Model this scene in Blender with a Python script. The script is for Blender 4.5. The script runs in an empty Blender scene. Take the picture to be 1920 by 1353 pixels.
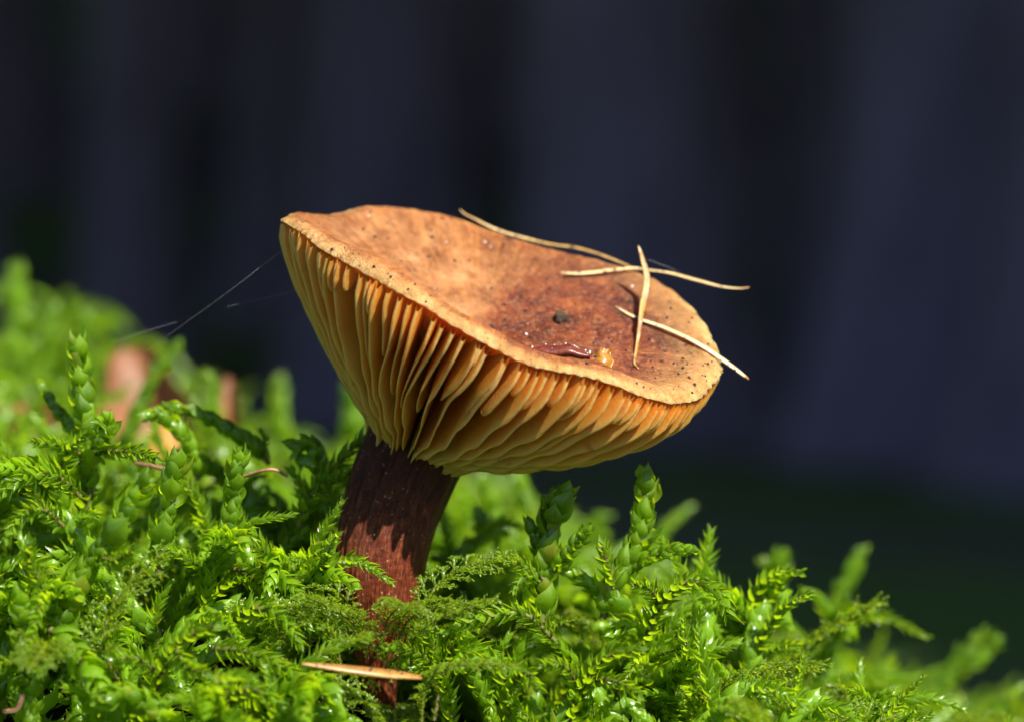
import bpy, math, random
import numpy as np
from mathutils import Vector, Matrix
from mathutils.bvhtree import BVHTree

R = math.radians
RNG = np.random.default_rng(7)
random.seed(7)
scene = bpy.context.scene
col = scene.collection

# ------------------------------------------------------------------ camera
CAM_D = 0.30                      # metres from the mushroom
FOCAL = 102.5
cam_data = bpy.data.cameras.new('camera')
cam_data.lens = FOCAL
cam_data.sensor_width = 36.0
cam_data.clip_start = 0.01
cam_data.clip_end = 400.0
cam_data.dof.use_dof = True
cam_data.dof.focus_distance = CAM_D - 0.0070
cam_data.dof.aperture_fstop = 15.0
cam = bpy.data.objects.new('camera', cam_data)
cam.location = (0, -CAM_D, 0)
cam.rotation_euler = (R(90), 0, 0)
col.objects.link(cam)
scene.camera = cam

# ------------------------------------------------------------------ sky and sun
SUN_AZ, SUN_EL = R(38), R(45)     # to the right of the camera, above it
to_sun = Vector((math.sin(SUN_AZ)*math.cos(SUN_EL), -math.cos(SUN_AZ)*math.cos(SUN_EL), math.sin(SUN_EL)))
world = bpy.data.worlds.new('World')
scene.world = world
world.use_nodes = True
wn = world.node_tree
bg = wn.nodes['Background']
skyt = wn.nodes.new('ShaderNodeTexSky')
skyt.sky_type = 'NISHITA'
skyt.sun_disc = False
skyt.sun_elevation = SUN_EL
skyt.sun_rotation = math.atan2(to_sun.x, to_sun.y)
wn.links.new(skyt.outputs[0], bg.inputs[0])
skyt.ozone_density = 3.5
skyt.dust_density = 0.4
bg.inputs[1].default_value = 0.06
sun_data = bpy.data.lights.new('sun', 'SUN')
sun_data.energy = 5.0
sun_data.angle = R(0.5)
sun_data.color = (1.0, 0.94, 0.84)
sun = bpy.data.objects.new('sun', sun_data)
sun.rotation_euler = to_sun.to_track_quat('Z', 'Y').to_euler()
sun.location = (3, -4, 6)
col.objects.link(sun)
scene.view_settings.view_transform = 'Standard'
scene.view_settings.look = 'None'
scene.view_settings.exposure = 1.3
scene.view_settings.gamma = 1.0
scene.render.engine = 'CYCLES'
scene.cycles.use_denoising = True
scene.cycles.max_bounces = 8
scene.cycles.transmission_bounces = 6
scene.cycles.sample_clamp_indirect = 6.0

# ------------------------------------------------------------------ pixel to place
KPX = 36.0/FOCAL/1920.0
def W(px, py, y=0.0):
    d = (CAM_D + y)*KPX
    return np.array([(px-960.0)*d, y, (676.5-py)*d])
PX = KPX*CAM_D                    # one photo pixel at the mushroom, in metres

# ------------------------------------------------------------------ helpers
def tag(o, label=None, cat=None, group=None, kind=None):
    if label: o['label'] = label
    if cat: o['category'] = cat
    if group: o['group'] = group
    if kind: o['kind'] = kind
    return o

def mesh_from(name, verts, faces, mat=None, smooth=True, attrs=None):
    me = bpy.data.meshes.new(name)
    verts = np.asarray(verts, dtype=np.float32)
    if isinstance(faces, np.ndarray):
        n, k = faces.shape
        me.vertices.add(len(verts)); me.vertices.foreach_set('co', verts.ravel())
        me.loops.add(n*k); me.loops.foreach_set('vertex_index', faces.astype(np.int32).ravel())
        me.polygons.add(n)
        me.polygons.foreach_set('loop_start', np.arange(0, n*k, k, dtype=np.int32))
        me.polygons.foreach_set('loop_total', np.full(n, k, dtype=np.int32))
        me.update(calc_edges=True)
    else:
        me.from_pydata([tuple(map(float, v)) for v in verts], [], faces)
    if smooth:
        me.polygons.foreach_set('use_smooth', np.ones(len(me.polygons), dtype=bool))
    if attrs:
        for an, av in attrs.items():
            a = me.attributes.new(an, 'FLOAT', 'POINT')
            a.data.foreach_set('value', np.asarray(av, dtype=np.float32))
    if mat: me.materials.append(mat)
    me.update()
    return me

def obj(name, me, parent=None, loc=None):
    o = bpy.data.objects.new(name, me)
    if loc is not None: o.location = loc
    if parent is not None: o.parent = parent
    col.objects.link(o)
    return o

def empty(name, loc=(0, 0, 0)):
    o = bpy.data.objects.new(name, None)
    o.empty_display_size = 0.002
    o.location = loc
    col.objects.link(o)
    return o

def grid_faces(nu, nv, wrap_u=False, off=0):
    """vertex index = u*nv+v"""
    u = np.arange(nu if wrap_u else nu-1); v = np.arange(nv-1)
    U, V = np.meshgrid(u, v, indexing='ij')
    U2 = (U+1) % nu
    return np.stack([U*nv+V, U2*nv+V, U2*nv+V+1, U*nv+V+1], -1).reshape(-1, 4) + off

def hash2(i, j, s=0):
    n = np.sin(i*127.1 + j*311.7 + s*74.7)*43758.5453
    return n - np.floor(n)
def noise2(x, y, s=0):
    x = np.asarray(x, float); y = np.asarray(y, float)
    i, j = np.floor(x), np.floor(y); f, g = x-i, y-j
    f = f*f*(3-2*f); g = g*g*(3-2*g)
    a = hash2(i, j, s)*(1-f)+hash2(i+1, j, s)*f
    b = hash2(i, j+1, s)*(1-f)+hash2(i+1, j+1, s)*f
    return (a*(1-g)+b*g)*2-1

def smooth(a, b, x):
    t = np.clip((x-a)/(b-a), 0, 1)
    return t*t*(3-2*t)

def catmull(pts, n):
    P = np.asarray(pts, float)
    if len(P) == 2:
        return P[0]+(P[1]-P[0])*np.linspace(0, 1, n)[:, None]
    Q = np.vstack([2*P[0]-P[1], P, 2*P[-1]-P[-2]])
    seg = len(P)-1
    s = np.linspace(0, seg-1e-9, n); i = s.astype(int); t = (s-i)[:, None]
    p0, p1, p2, p3 = Q[i], Q[i+1], Q[i+2], Q[i+3]
    return .5*((2*p1)+(-p0+p2)*t+(2*p0-5*p1+4*p2-p3)*t*t+(-p0+3*p1-3*p2+p3)*t**3)

def resample(path, n):
    d = np.r_[0, np.cumsum(np.linalg.norm(np.diff(path, axis=0), axis=1))]
    s = np.linspace(0, d[-1], n)
    return np.stack([np.interp(s, d, path[:, k]) for k in range(3)], -1), d[-1]

def frames(path):
    T = np.gradient(path, axis=0); T /= np.linalg.norm(T, axis=1)[:, None]+1e-12
    N = np.zeros_like(T)
    a = np.array([0.3, -0.5, 0.81]); n = a-T[0]*a.dot(T[0])
    if np.linalg.norm(n) < 1e-3: n = np.array([1., 0, 0])-T[0]*T[0][0]
    for i in range(len(T)):
        n = n-T[i]*n.dot(T[i]); n /= np.linalg.norm(n)+1e-12
        N[i] = n
    return T, N, np.cross(T, N)

def tube(path, rad, sides=6, flat=None):
    path = np.asarray(path, float); rad = np.asarray(rad, float)
    T, N, B = frames(path)
    a = np.arange(sides)*2*math.pi/sides
    ring = path[:, None, :] + rad[:, None, None]*(np.cos(a)[None, :, None]*N[:, None, :]+np.sin(a)[None, :, None]*B[:, None, :])
    V = ring.reshape(-1, 3)
    n = len(path)
    i = np.arange(n-1); j = np.arange(sides)
    I, J = np.meshgrid(i, j, indexing='ij'); J2 = (J+1) % sides
    F = np.stack([I*sides+J, I*sides+J2, (I+1)*sides+J2, (I+1)*sides+J], -1).reshape(-1, 4)
    return V, F

# ------------------------------------------------------------------ materials
def newmat(name):
    m = bpy.data.materials.new(name); m.use_nodes = True
    nt = m.node_tree
    return m, nt, nt.nodes['Principled BSDF'], nt.nodes['Material Output']
def N(nt, t, **kw):
    n = nt.nodes.new(t)
    for k, v in kw.items(): setattr(n, k, v)
    return n
def ramp(nt, fac, stops):
    r = N(nt, 'ShaderNodeValToRGB')
    e = r.color_ramp.elements
    while len(e) < len(stops): e.new(0.5)
    for el, (p, c) in zip(e, stops):
        el.position = p; el.color = (*c, 1)
    nt.links.new(fac, r.inputs[0])
    return r.outputs[0]
def noise(nt, scale, detail=4, rough=.6, vec=None, dist=0):
    n = N(nt, 'ShaderNodeTexNoise')
    n.inputs['Scale'].default_value = scale; n.inputs['Detail'].default_value = detail
    n.inputs['Roughness'].default_value = rough; n.inputs['Distortion'].default_value = dist
    if vec is not None: nt.links.new(vec, n.inputs['Vector'])
    return n.outputs['Fac']
def math_n(nt, op, a, b=None, c=None, clamp=False):
    n = N(nt, 'ShaderNodeMath', operation=op, use_clamp=clamp)
    for i, v in enumerate((a, b, c)):
        if v is None: continue
        if isinstance(v, (int, float)): n.inputs[i].default_value = v
        else: nt.links.new(v, n.inputs[i])
    return n.outputs[0]
def mixc(nt, fac, a, b, blend='MIX'):
    n = N(nt, 'ShaderNodeMix', data_type='RGBA', blend_type=blend)
    for i, v in ((0, fac), (6, a), (7, b)):
        if isinstance(v, (int, float)): n.inputs[i].default_value = v
        elif isinstance(v, tuple): n.inputs[i].default_value = (*v, 1)
        else: nt.links.new(v, n.inputs[i])
    return n.outputs[2]
def bump(nt, h, strength, dist, p):
    b = N(nt, 'ShaderNodeBump')
    b.inputs['Strength'].default_value = strength; b.inputs['Distance'].default_value = dist
    nt.links.new(h, b.inputs['Height']); nt.links.new(b.outputs[0], p.inputs['Normal'])
def objco(nt):
    return N(nt, 'ShaderNodeTexCoord').outputs['Object']
def attr(nt, name):
    return N(nt, 'ShaderNodeAttribute', attribute_name=name).outputs['Fac']

def moss_material(name, dark, light, trans, rough, twt=0.45, coat=.6):
    m, nt, p, out = newmat(name)
    rnd = N(nt, 'ShaderNodeObjectInfo').outputs['Random']
    v = math_n(nt, 'FRACT', math_n(nt, 'ADD', attr(nt, 'var'), rnd))
    along = attr(nt, 'along')
    base = mixc(nt, v, dark, light)
    base = mixc(nt, math_n(nt, 'MULTIPLY', math_n(nt, 'SUBTRACT', v, .945), 60, clamp=True), base, (.20, .10, .022))
    c = mixc(nt, math_n(nt, 'MULTIPLY', along, 0.55), base, tuple(min(1, x*1.5+.01) for x in light))
    co = objco(nt)
    rim = math_n(nt, 'POWER', attr(nt, 'rim'), 2.5)
    c = mixc(nt, math_n(nt, 'MULTIPLY', rim, .5), c, tuple(min(1, x*1.7+.03) for x in light))  # paler leaf edges: light through the thin margins, painted into the colour
    nz = noise(nt, 2500, 3, .6, co)
    c = mixc(nt, math_n(nt, 'MULTIPLY', nz, .35), c, tuple(x*.55 for x in dark))
    nt.links.new(c, p.inputs['Base Color'])
    p.inputs['Roughness'].default_value = rough
    p.inputs['IOR'].default_value = 1.42
    p.inputs['Coat Weight'].default_value = coat
    p.inputs['Coat Roughness'].default_value = .24
    p.inputs['Coat IOR'].default_value = 1.5
    pl = math_n(nt, 'SINE', math_n(nt, 'MULTIPLY', attr(nt, 'rim'), 14))
    bump(nt, math_n(nt, 'ADD', noise(nt, 5000, 2, .5, co), math_n(nt, 'MULTIPLY', pl, .25)), .45, 0.00008, p)
    tr = N(nt, 'ShaderNodeBsdfTranslucent')
    nt.links.new(mixc(nt, v, trans, tuple(min(1, x*1.35) for x in trans)), tr.inputs['Color'])
    mx = N(nt, 'ShaderNodeMixShader'); mx.inputs[0].default_value = twt
    nt.links.new(p.outputs[0], mx.inputs[1]); nt.links.new(tr.outputs[0], mx.inputs[2])
    nt.links.new(mx.outputs[0], out.inputs['Surface'])
    return m
M = {}
M['moss'] = moss_material('feather_moss_green', (.012, .065, .003), (.17, .30, .008), (.46, .66, .008), .30, .52, 1.0)
M['fern'] = moss_material('fern_moss_green', (.025, .09, .005), (.18, .29, .012), (.46, .60, .010), .38, .50, .6)

def simple(name, c1, c2, scale, rough=.6, bstr=.4, bdist=.0001, stretch=None, sss=0):
    m, nt, p, out = newmat(name)
    co = objco(nt)
    if stretch:
        mp = N(nt, 'ShaderNodeMapping'); mp.inputs['Scale'].default_value = stretch
        nt.links.new(co, mp.inputs[0]); co = mp.outputs[0]
    nz = noise(nt, scale, 6, .65, co)
    nt.links.new(ramp(nt, nz, [(.3, c1), (.7, c2)]), p.inputs['Base Color'])
    p.inputs['Roughness'].default_value = rough
    bump(nt, nz, bstr, bdist, p)
    if sss:
        p.inputs['Subsurface Weight'].default_value = sss
        p.inputs['Subsurface Radius'].default_value = (1, .45, .15)
        p.inputs['Subsurface Scale'].default_value = .001
    return m
M['moss_stem'] = simple('moss_stem', (.05, .07, .012), (.13, .10, .03), 900, .5)
M['needle'] = None

# ------------------------------------------------------------------ ground: mossy bank on a forest floor that climbs to a wooded slope
def env_points():
    pts = []
    for px, py in [(-500, 960), (-200, 945), (0, 930), (150, 925), (300, 930), (400, 955), (500, 1020), (600, 1130), (700, 1250), (780, 1270),
                   (850, 1220), (950, 1150), (1050, 1110), (1200, 1090), (1350, 1130), (1500, 1200), (1600, 1250), (1700, 1325),
                   (1780, 1400), (1920, 1510), (2200, 1560), (2500, 1700)]:
        w = W(px, py, 0.0); pts.append(w)
        for yy, dz in ((-.012, -.012), (-.025, -.030), (-.045, -.053), (-.07, -.075), (-.10, -.095)):
            pts.append(np.array([w[0], yy, w[2]*.95+dz]))
    back = [(.03, [(-200, 900), (50, 880), (300, 890), (500, 940), (700, 1030), (900, 1090), (1100, 1090), (1300, 1105), (1500, 1190), (1700, 1330), (1900, 1480), (2300, 1650)]),
            (.075, [(-200, 790), (0, 760), (150, 800), (300, 890), (500, 930), (700, 950), (850, 1000), (1000, 1030), (1150, 1070), (1300, 1160), (1450, 1190), (1600, 1240), (1750, 1340), (1900, 1400), (2300, 1600)]),
            (.125, [(-200, 640), (0, 610), (90, 640), (200, 750), (330, 860), (500, 890), (680, 870), (850, 990), (1000, 1020), (1150, 1090), (1300, 1190), (1450, 1230), (1600, 1230), (1800, 1330), (2300, 1500)]),
            (.18, [(-300, 620), (0, 590), (100, 660), (250, 810), (500, 890), (750, 930), (1000, 1060), (1300, 1210), (1600, 1330), (2200, 1450)])]
    for y, l in back:
        for px, py in l: pts.append(W(px, py, y))
    return np.array(pts)
EP = env_points()
def env(x, y):
    """height of the moss canopy"""
    x = np.atleast_1d(np.asarray(x, float)); y = np.atleast_1d(np.asarray(y, float))
    d2 = ((x[:, None]-EP[None, :, 0])**2 + (y[:, None]-EP[None, :, 1])**2)
    w = 1/(d2+.004**2)**2
    h = (w*EP[None, :, 2]).sum(1)/w.sum(1)
    r = np.sqrt((x*.8)**2+((y-.02)*.8)**2)
    k = smooth(.15, .55, r)
    return h*(1-k)+(-.24)*k
def ground_h(x, y):
    h = env(x, y)
    r = np.sqrt(x**2+y**2)
    h = h-.013*(1-smooth(.22, .45, r))
    h = h+noise2(x*180, y*180)*.0012*(1-smooth(.1, .3, r))
    far = smooth(.4, 2, r)
    h = h+far*(noise2(x*.9, y*.9, 2)*.08+noise2(x*4, y*4, 3)*.015)
    h = h+smooth(9, 45, y)*13+smooth(45, 110, y)*12
    h = h+smooth(14, 60, np.abs(x))*6
    return h
def build_ground():
    rr = np.concatenate([np.linspace(0.0005, .25, 90), np.geomspace(.26, 150, 70)])
    na = 160
    a = np.arange(na)*2*math.pi/na
    A, RR = np.meshgrid(a, rr, indexing='ij')
    x = (RR*np.cos(A)).ravel(); y = (RR*np.sin(A)).ravel()
    z = np.concatenate([ground_h(x[i:i+4000], y[i:i+4000]) for i in range(0, len(x), 4000)])
    F = grid_faces(na, len(rr), wrap_u=True)
    m, nt, p, out = newmat('forest_floor')
    co = objco(nt)
    litter = ramp(nt, noise(nt, 30, 8, .7, co), [(.3, (.07, .055, .065)), (.55, (.15, .115, .13)), (.75, (.22, .165, .175))])
    mossy = ramp(nt, noise(nt, 60, 6, .7, co), [(.3, (.07, .13, .03)), (.7, (.15, .25, .06))])
    patch = math_n(nt, 'MULTIPLY', math_n(nt, 'SUBTRACT', noise(nt, .55, 3, .5, co), .42), 9, clamp=True)
    c = mixc(nt, patch, litter, mossy)
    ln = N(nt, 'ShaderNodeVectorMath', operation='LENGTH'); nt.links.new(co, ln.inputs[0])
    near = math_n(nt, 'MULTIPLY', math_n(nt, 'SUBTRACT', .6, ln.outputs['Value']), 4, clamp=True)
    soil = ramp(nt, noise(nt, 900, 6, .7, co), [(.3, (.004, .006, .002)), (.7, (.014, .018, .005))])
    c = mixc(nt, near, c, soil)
    nt.links.new(c, p.inputs['Base Color']); p.inputs['Roughness'].default_value = .9
    p.inputs['Specular IOR Level'].default_value = .1
    bump(nt, noise(nt, 40, 8, .7, co), .8, .02, p)
    me = mesh_from('ground', np.stack([x, y, z], -1), F, m)
    return tag(obj('ground', me), kind='structure')
build_ground()

# ------------------------------------------------------------------ wood behind: tall conifers
M['bark'] = simple('dark_bark', (.085, .066, .11), (.20, .16, .26), 9, .95, .9, .03, (1, 1, .22))
def needle_foliage_mat():
    m, nt, p, out = newmat('conifer_needles')
    v = attr(nt, 'var')
    nt.links.new(mixc(nt, v, (.018, .04, .018), (.045, .085, .035)), p.inputs['Base Color'])
    p.inputs['Roughness'].default_value = .6
    return m
M['conifer'] = needle_foliage_mat()
def crown_mesh(seed, base, top, rad):
    g = np.random.default_rng(seed)
    V, F, A = [], [], []
    k = 0
    n = 1500
    for i in range(n):
        h = base+(top-base)*g.random()**1.15
        rm = rad*(1-.93*((h-base)/(top-base))**1.2)*(.75+.35*math.sin(h*5+seed))
        az = g.random()*2*math.pi
        r = rm*math.sqrt(g.random())
        c = np.array([r*math.cos(az), r*math.sin(az), h-.25*r])
        out_d = np.array([math.cos(az+g.normal()*.4), math.sin(az+g.normal()*.4), -.25+g.normal()*.2]); out_d /= np.linalg.norm(out_d)
        side = np.cross(out_d, [0, 0, 1]); side /= np.linalg.norm(side)
        up = np.cross(side, out_d)
        L = .45+.45*g.random(); w = L*.42; var = g.random()
        q = [c-out_d*L*.3, c+side*w*.6+up*.03, c+out_d*L*.25+side*w*.9-up*.06, c+out_d*L, c+out_d*L*.25-side*w*.9-up*.06, c-side*w*.6+up*.03, c+out_d*L*.2+up*.08]
        V += q; A += [var]*7
        for a, b in ((0, 1), (1, 2), (2, 3), (3, 4), (4, 5), (5, 0)): F.append((k+a, k+b, k+6))
        k += 7
    return mesh_from('crown', V, np.array(F), M['conifer'], True, {'var': A})
def trunk_mesh(seed, H, r0):
    g = np.random.default_rng(seed)
    n, s = 60, 28
    zz = np.linspace(-.4, H, n)
    V = []
    for i, z in enumerate(zz):
        f = max(z, 0)/H
        r = r0*(1-.9*f)+r0*.55*math.exp(-max(z, 0)*3.2)
        cx = .06*math.sin(z*.5+seed); cy = .06*math.cos(z*.43+seed*2)
        for j in range(s):
            a = j*2*math.pi/s
            rr = r*(1+.06*noise2(a*4, z*.8, seed)+.05*math.sin(a*5+seed)*math.exp(-max(z, 0)*2))
            V.append((cx+rr*math.cos(a), cy+rr*math.sin(a), z))
    V = np.array(V)
    i = np.arange(n-1); j = np.arange(s); I, J = np.meshgrid(i, j, indexing='ij'); J2 = (J+1) % s
    F = np.stack([I*s+J, I*s+J2, (I+1)*s+J2, (I+1)*s+J], -1).reshape(-1, 4)
    VV, FF = [V], [F]; off = len(V)
    for b in range(26):                       # limbs, dead snags low down
        z = 1.2+(H-1.6)*(b/26)+g.random()*.3
        az = g.random()*2*math.pi; L = (.35 if z < H*.35 else 1.6*(1-z/H)+.3)
        p = [np.array([0, 0, z]), np.array([math.cos(az)*L*.5, math.sin(az)*L*.5, z+.02]), np.array([math.cos(az)*L, math.sin(az)*L, z-.18*L])]
        pv, pf = tube(catmull(p, 5), np.linspace(.03, .008, 5), 5)
        VV.append(pv); FF.append(pf+off); off += len(pv)
    return mesh_from('trunk', np.vstack(VV), np.vstack(FF), M['bark'])
crowns = [crown_mesh(s, 4.2, 11.5, 2.6) for s in (1, 2, 3)]
trunks = [trunk_mesh(s, 11.2, r) for s, r in ((1, .16), (2, .21), (3, .27), (4, .13))]
def conifer(x, y, ti, ci, rz, sc, lab, grp):
    z = float(ground_h(np.array([x]), np.array([y]))[0])
    root = empty('conifer_tree', (x, y, z)); root.rotation_euler.z = rz; root.scale = (sc, sc, sc)
    girth = ('slender', 'medium thick', 'stout', 'thin')[ti]
    tag(root, lab.replace('tall', 'tall '+girth), 'tree', grp)
    obj('trunk', trunks[ti], root); obj('crown', crowns[ci], root)
g = np.random.default_rng(5)
# trunks that show, out of focus, as soft upright bands behind the mushroom
for px, y, ti in [(690, 9.0, 2), (560, 13.0, 2), (250, 10.5, 1), (1190, 8.0, 2), (1330, 14.0, 1), (1540, 11.0, 1), (1800, 6.5, 2), (1890, 12.0, 2), (40, 16.0, 2), (900, 17.0, 2), (420, 18.0, 2), (1650, 17.0, 2), (1440, 24.0, 2), (1000, 26.0, 2), (1240, 22.0, 2), (700, 24.0, 2), (250, 25.0, 2), (1800, 24.0, 2)]:
    w = W(px, 700, y)
    conifer(w[0], y, ti, int(g.integers(3)), g.random()*6.28, .9+.2*g.random(), 'tall conifer with a bare lower trunk in the dark wood behind the mushroom', 'conifers in the wood behind')
# neighbours whose crowns close the canopy over the wood
for x, y in [(3.2, 1.2), (5.4, .2), (4.2, 3.6), (7.2, 2.2), (2.0, 4.6), (6.4, 5.2), (9.2, 4.4), (4.6, 7.4), (8.2, 8.0), (-2.2, 4.4), (-4.6, 3.0), (-4.4, 6.4), (-1.6, 7.6), (11.5, 7), (6.6, 11), (3.8, 13), (10.5, 12), (-6.5, 10), (-4.0, 13), (0.3, 5.6),
             (7.6, -1.2), (10.2, 1.0), (13, 4.5), (14, 10), (-8, 5.5), (2, 20), (-3, 21), (7, 19), (12, 18), (-9, 16), (0, 27), (6, 27), (-6, 28), (12, 27), (-12, 24), (3, 34), (-4, 35), (10, 36), (-12, 36), (18, 30), (17, 18)]:
    if abs(x) < .12*(y+.3)+.35 and y < 12: x += .9
    conifer(x, y, int(g.integers(4)), int(g.integers(3)), g.random()*6.28, .85+.3*g.random(), 'tall conifer closing the canopy round the dark wood', 'conifers round the clearing')

# ------------------------------------------------------------------ the mushroom
FRONT = np.array([(530, 412), (545, 424), (565, 437), (600, 466), (650, 494), (700, 522), (740, 545), (790, 571), (830, 598), (870, 622), (900, 638), (940, 661), (980, 681),
                  (1030, 693), (1100, 705), (1160, 724), (1200, 742), (1260, 757), (1300, 751), (1325, 733), (1342, 712), (1352, 694)], float)
BACK = np.array([(530, 412), (536, 402), (548, 396), (575, 397), (600, 398), (640, 392), (680, 380), (720, 381), (770, 386), (815, 392), (860, 404), (900, 420), (950, 437), (1000, 452),
                 (1060, 468), (1120, 482), (1195, 505), (1230, 520), (1270, 545), (1300, 575), (1325, 607), (1342, 645), (1352, 694)], float)
CAPB = 0.0152                                  # half depth of the cap
nrm = np.array([.34, -.25, .905]); nrm /= np.linalg.norm(nrm)
AX = -nrm
NT = 1080
TH = np.arange(NT)*2*math.pi/NT
def smooth_loop(a, k):
    ker = np.hanning(2*k+3)[1:-1]; ker /= ker.sum()
    return np.convolve(np.r_[a[-k:], a, a[:k]], ker, 'valid')
def lip_px(th):                                # how high the rolled margin stands
    s = np.sin(th); c = np.cos(th)
    return np.where(s > 0, 12+3*np.clip(s, 0, 1)**.6, 12.0-2*np.abs(s)) + 14*np.exp(-((th-2.3)/.5)**2)+3*np.sin(th*9)*np.clip(s, 0, 1)
def build_rim():
    X = 941+411*np.cos(TH); s = np.sin(TH)
    py = np.where(s >= 0, np.interp(X, FRONT[:, 0], FRONT[:, 1]), np.interp(X, BACK[:, 0], BACK[:, 1])+11*np.abs(s)**.3)
    py = smooth_loop(py, 8)
    P = np.array([W(x, p, -CAPB*sn) for x, p, sn in zip(X, py, s)])
    return P
RIM = build_rim()
RC = W(941, 558, 0)
def rim_at(th):
    u = (np.asarray(th) % (2*math.pi))/(2*math.pi)*NT
    i = np.floor(u).astype(int); f = (u-i)[..., None]
    return RIM[i % NT]*(1-f)+RIM[(i+1) % NT]*f
U_AX = np.array([.943, 0, -.333]); V_AX = np.cross(nrm, U_AX); V_AX /= np.linalg.norm(V_AX)   # V points away from the viewer
RINGC = W(786, 824, .0042)
def ring_at(th):
    th = np.asarray(th)
    return RINGC + 88*PX*np.cos(th)[..., None]*U_AX - 82*PX*np.sin(th)[..., None]*np.array([0, 1, .10]) - np.array([0, 0, 1])*(8*PX*np.sin(th))[..., None]
def bulge_px(th):
    c, s = np.cos(th), np.sin(th)
    return 78-4*np.clip(c, 0, 1)**2-40*np.clip(-c, 0, 1)
def wob(th, t):
    return .045*np.sin(2*th+5*t+1)*t*(1-t)*2.5+.02*np.sin(7*th+3*t)*np.sin(math.pi*t)
def G_at(th, t):                               # free edge of the gills
    th2 = th+wob(th, t)
    sh = np.clip(1-t, 0, 1)
    b = bulge_px(th2)*PX*np.sqrt(np.clip(np.sin(math.pi*sh**.6), 0, 1))
    rd = rim_at(th2)-RC; rd = rd/np.linalg.norm(rd, axis=-1)[..., None]
    return ring_at(th2)*(1-t)[..., None]+rim_at(th2)*t[..., None]+(AX+rd*.22)*b[..., None]
def F_at(th, t):                               # underside of the flesh where the gills are rooted
    th2 = th+wob(th, t)
    up = ring_at(th2)+nrm*150*PX + (RC-RINGC)*.0
    b = 6*PX*np.clip(4*t*(1-t), 0, 1)
    rin = rim_at(th2)
    return up*(1-t)[..., None]+rin*t[..., None]+AX*b[..., None]
CBOT = RC+AX*84*PX+U_AX*15*PX
def T_at(th, t):                               # upper skin, t = 1 on the crest of the margin
    P = rim_at(th); rad = P-RC; rad = rad/np.linalg.norm(rad, axis=-1)[..., None]
    crest = P+nrm*(lip_px(th)*PX)[..., None]-rad*(19*PX)
    bow = (10-22*np.clip(np.cos(th), 0, 1)+6*np.sin(3*th+1))*PX*4*t*(1-t)
    und = (noise2(th*1.2+3, t*3, 5)*7*t+noise2(np.cos(th)*t*9, np.sin(th)*t*9, 6)*2.0)*PX*(1-t**6)
    fold = 7*PX*np.exp(-((411*np.cos(th)*t+25)/60)**2)*t*smooth(.1, -.4, np.sin(th))
    und = und+fold
    rise = -5*PX*smooth(.80, .97, t)*(1-smooth(.97, 1.0, t))
    return CBOT*(1-t)[..., None]+crest*t[..., None]+AX*(bow+und+rise)[..., None]

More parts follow.
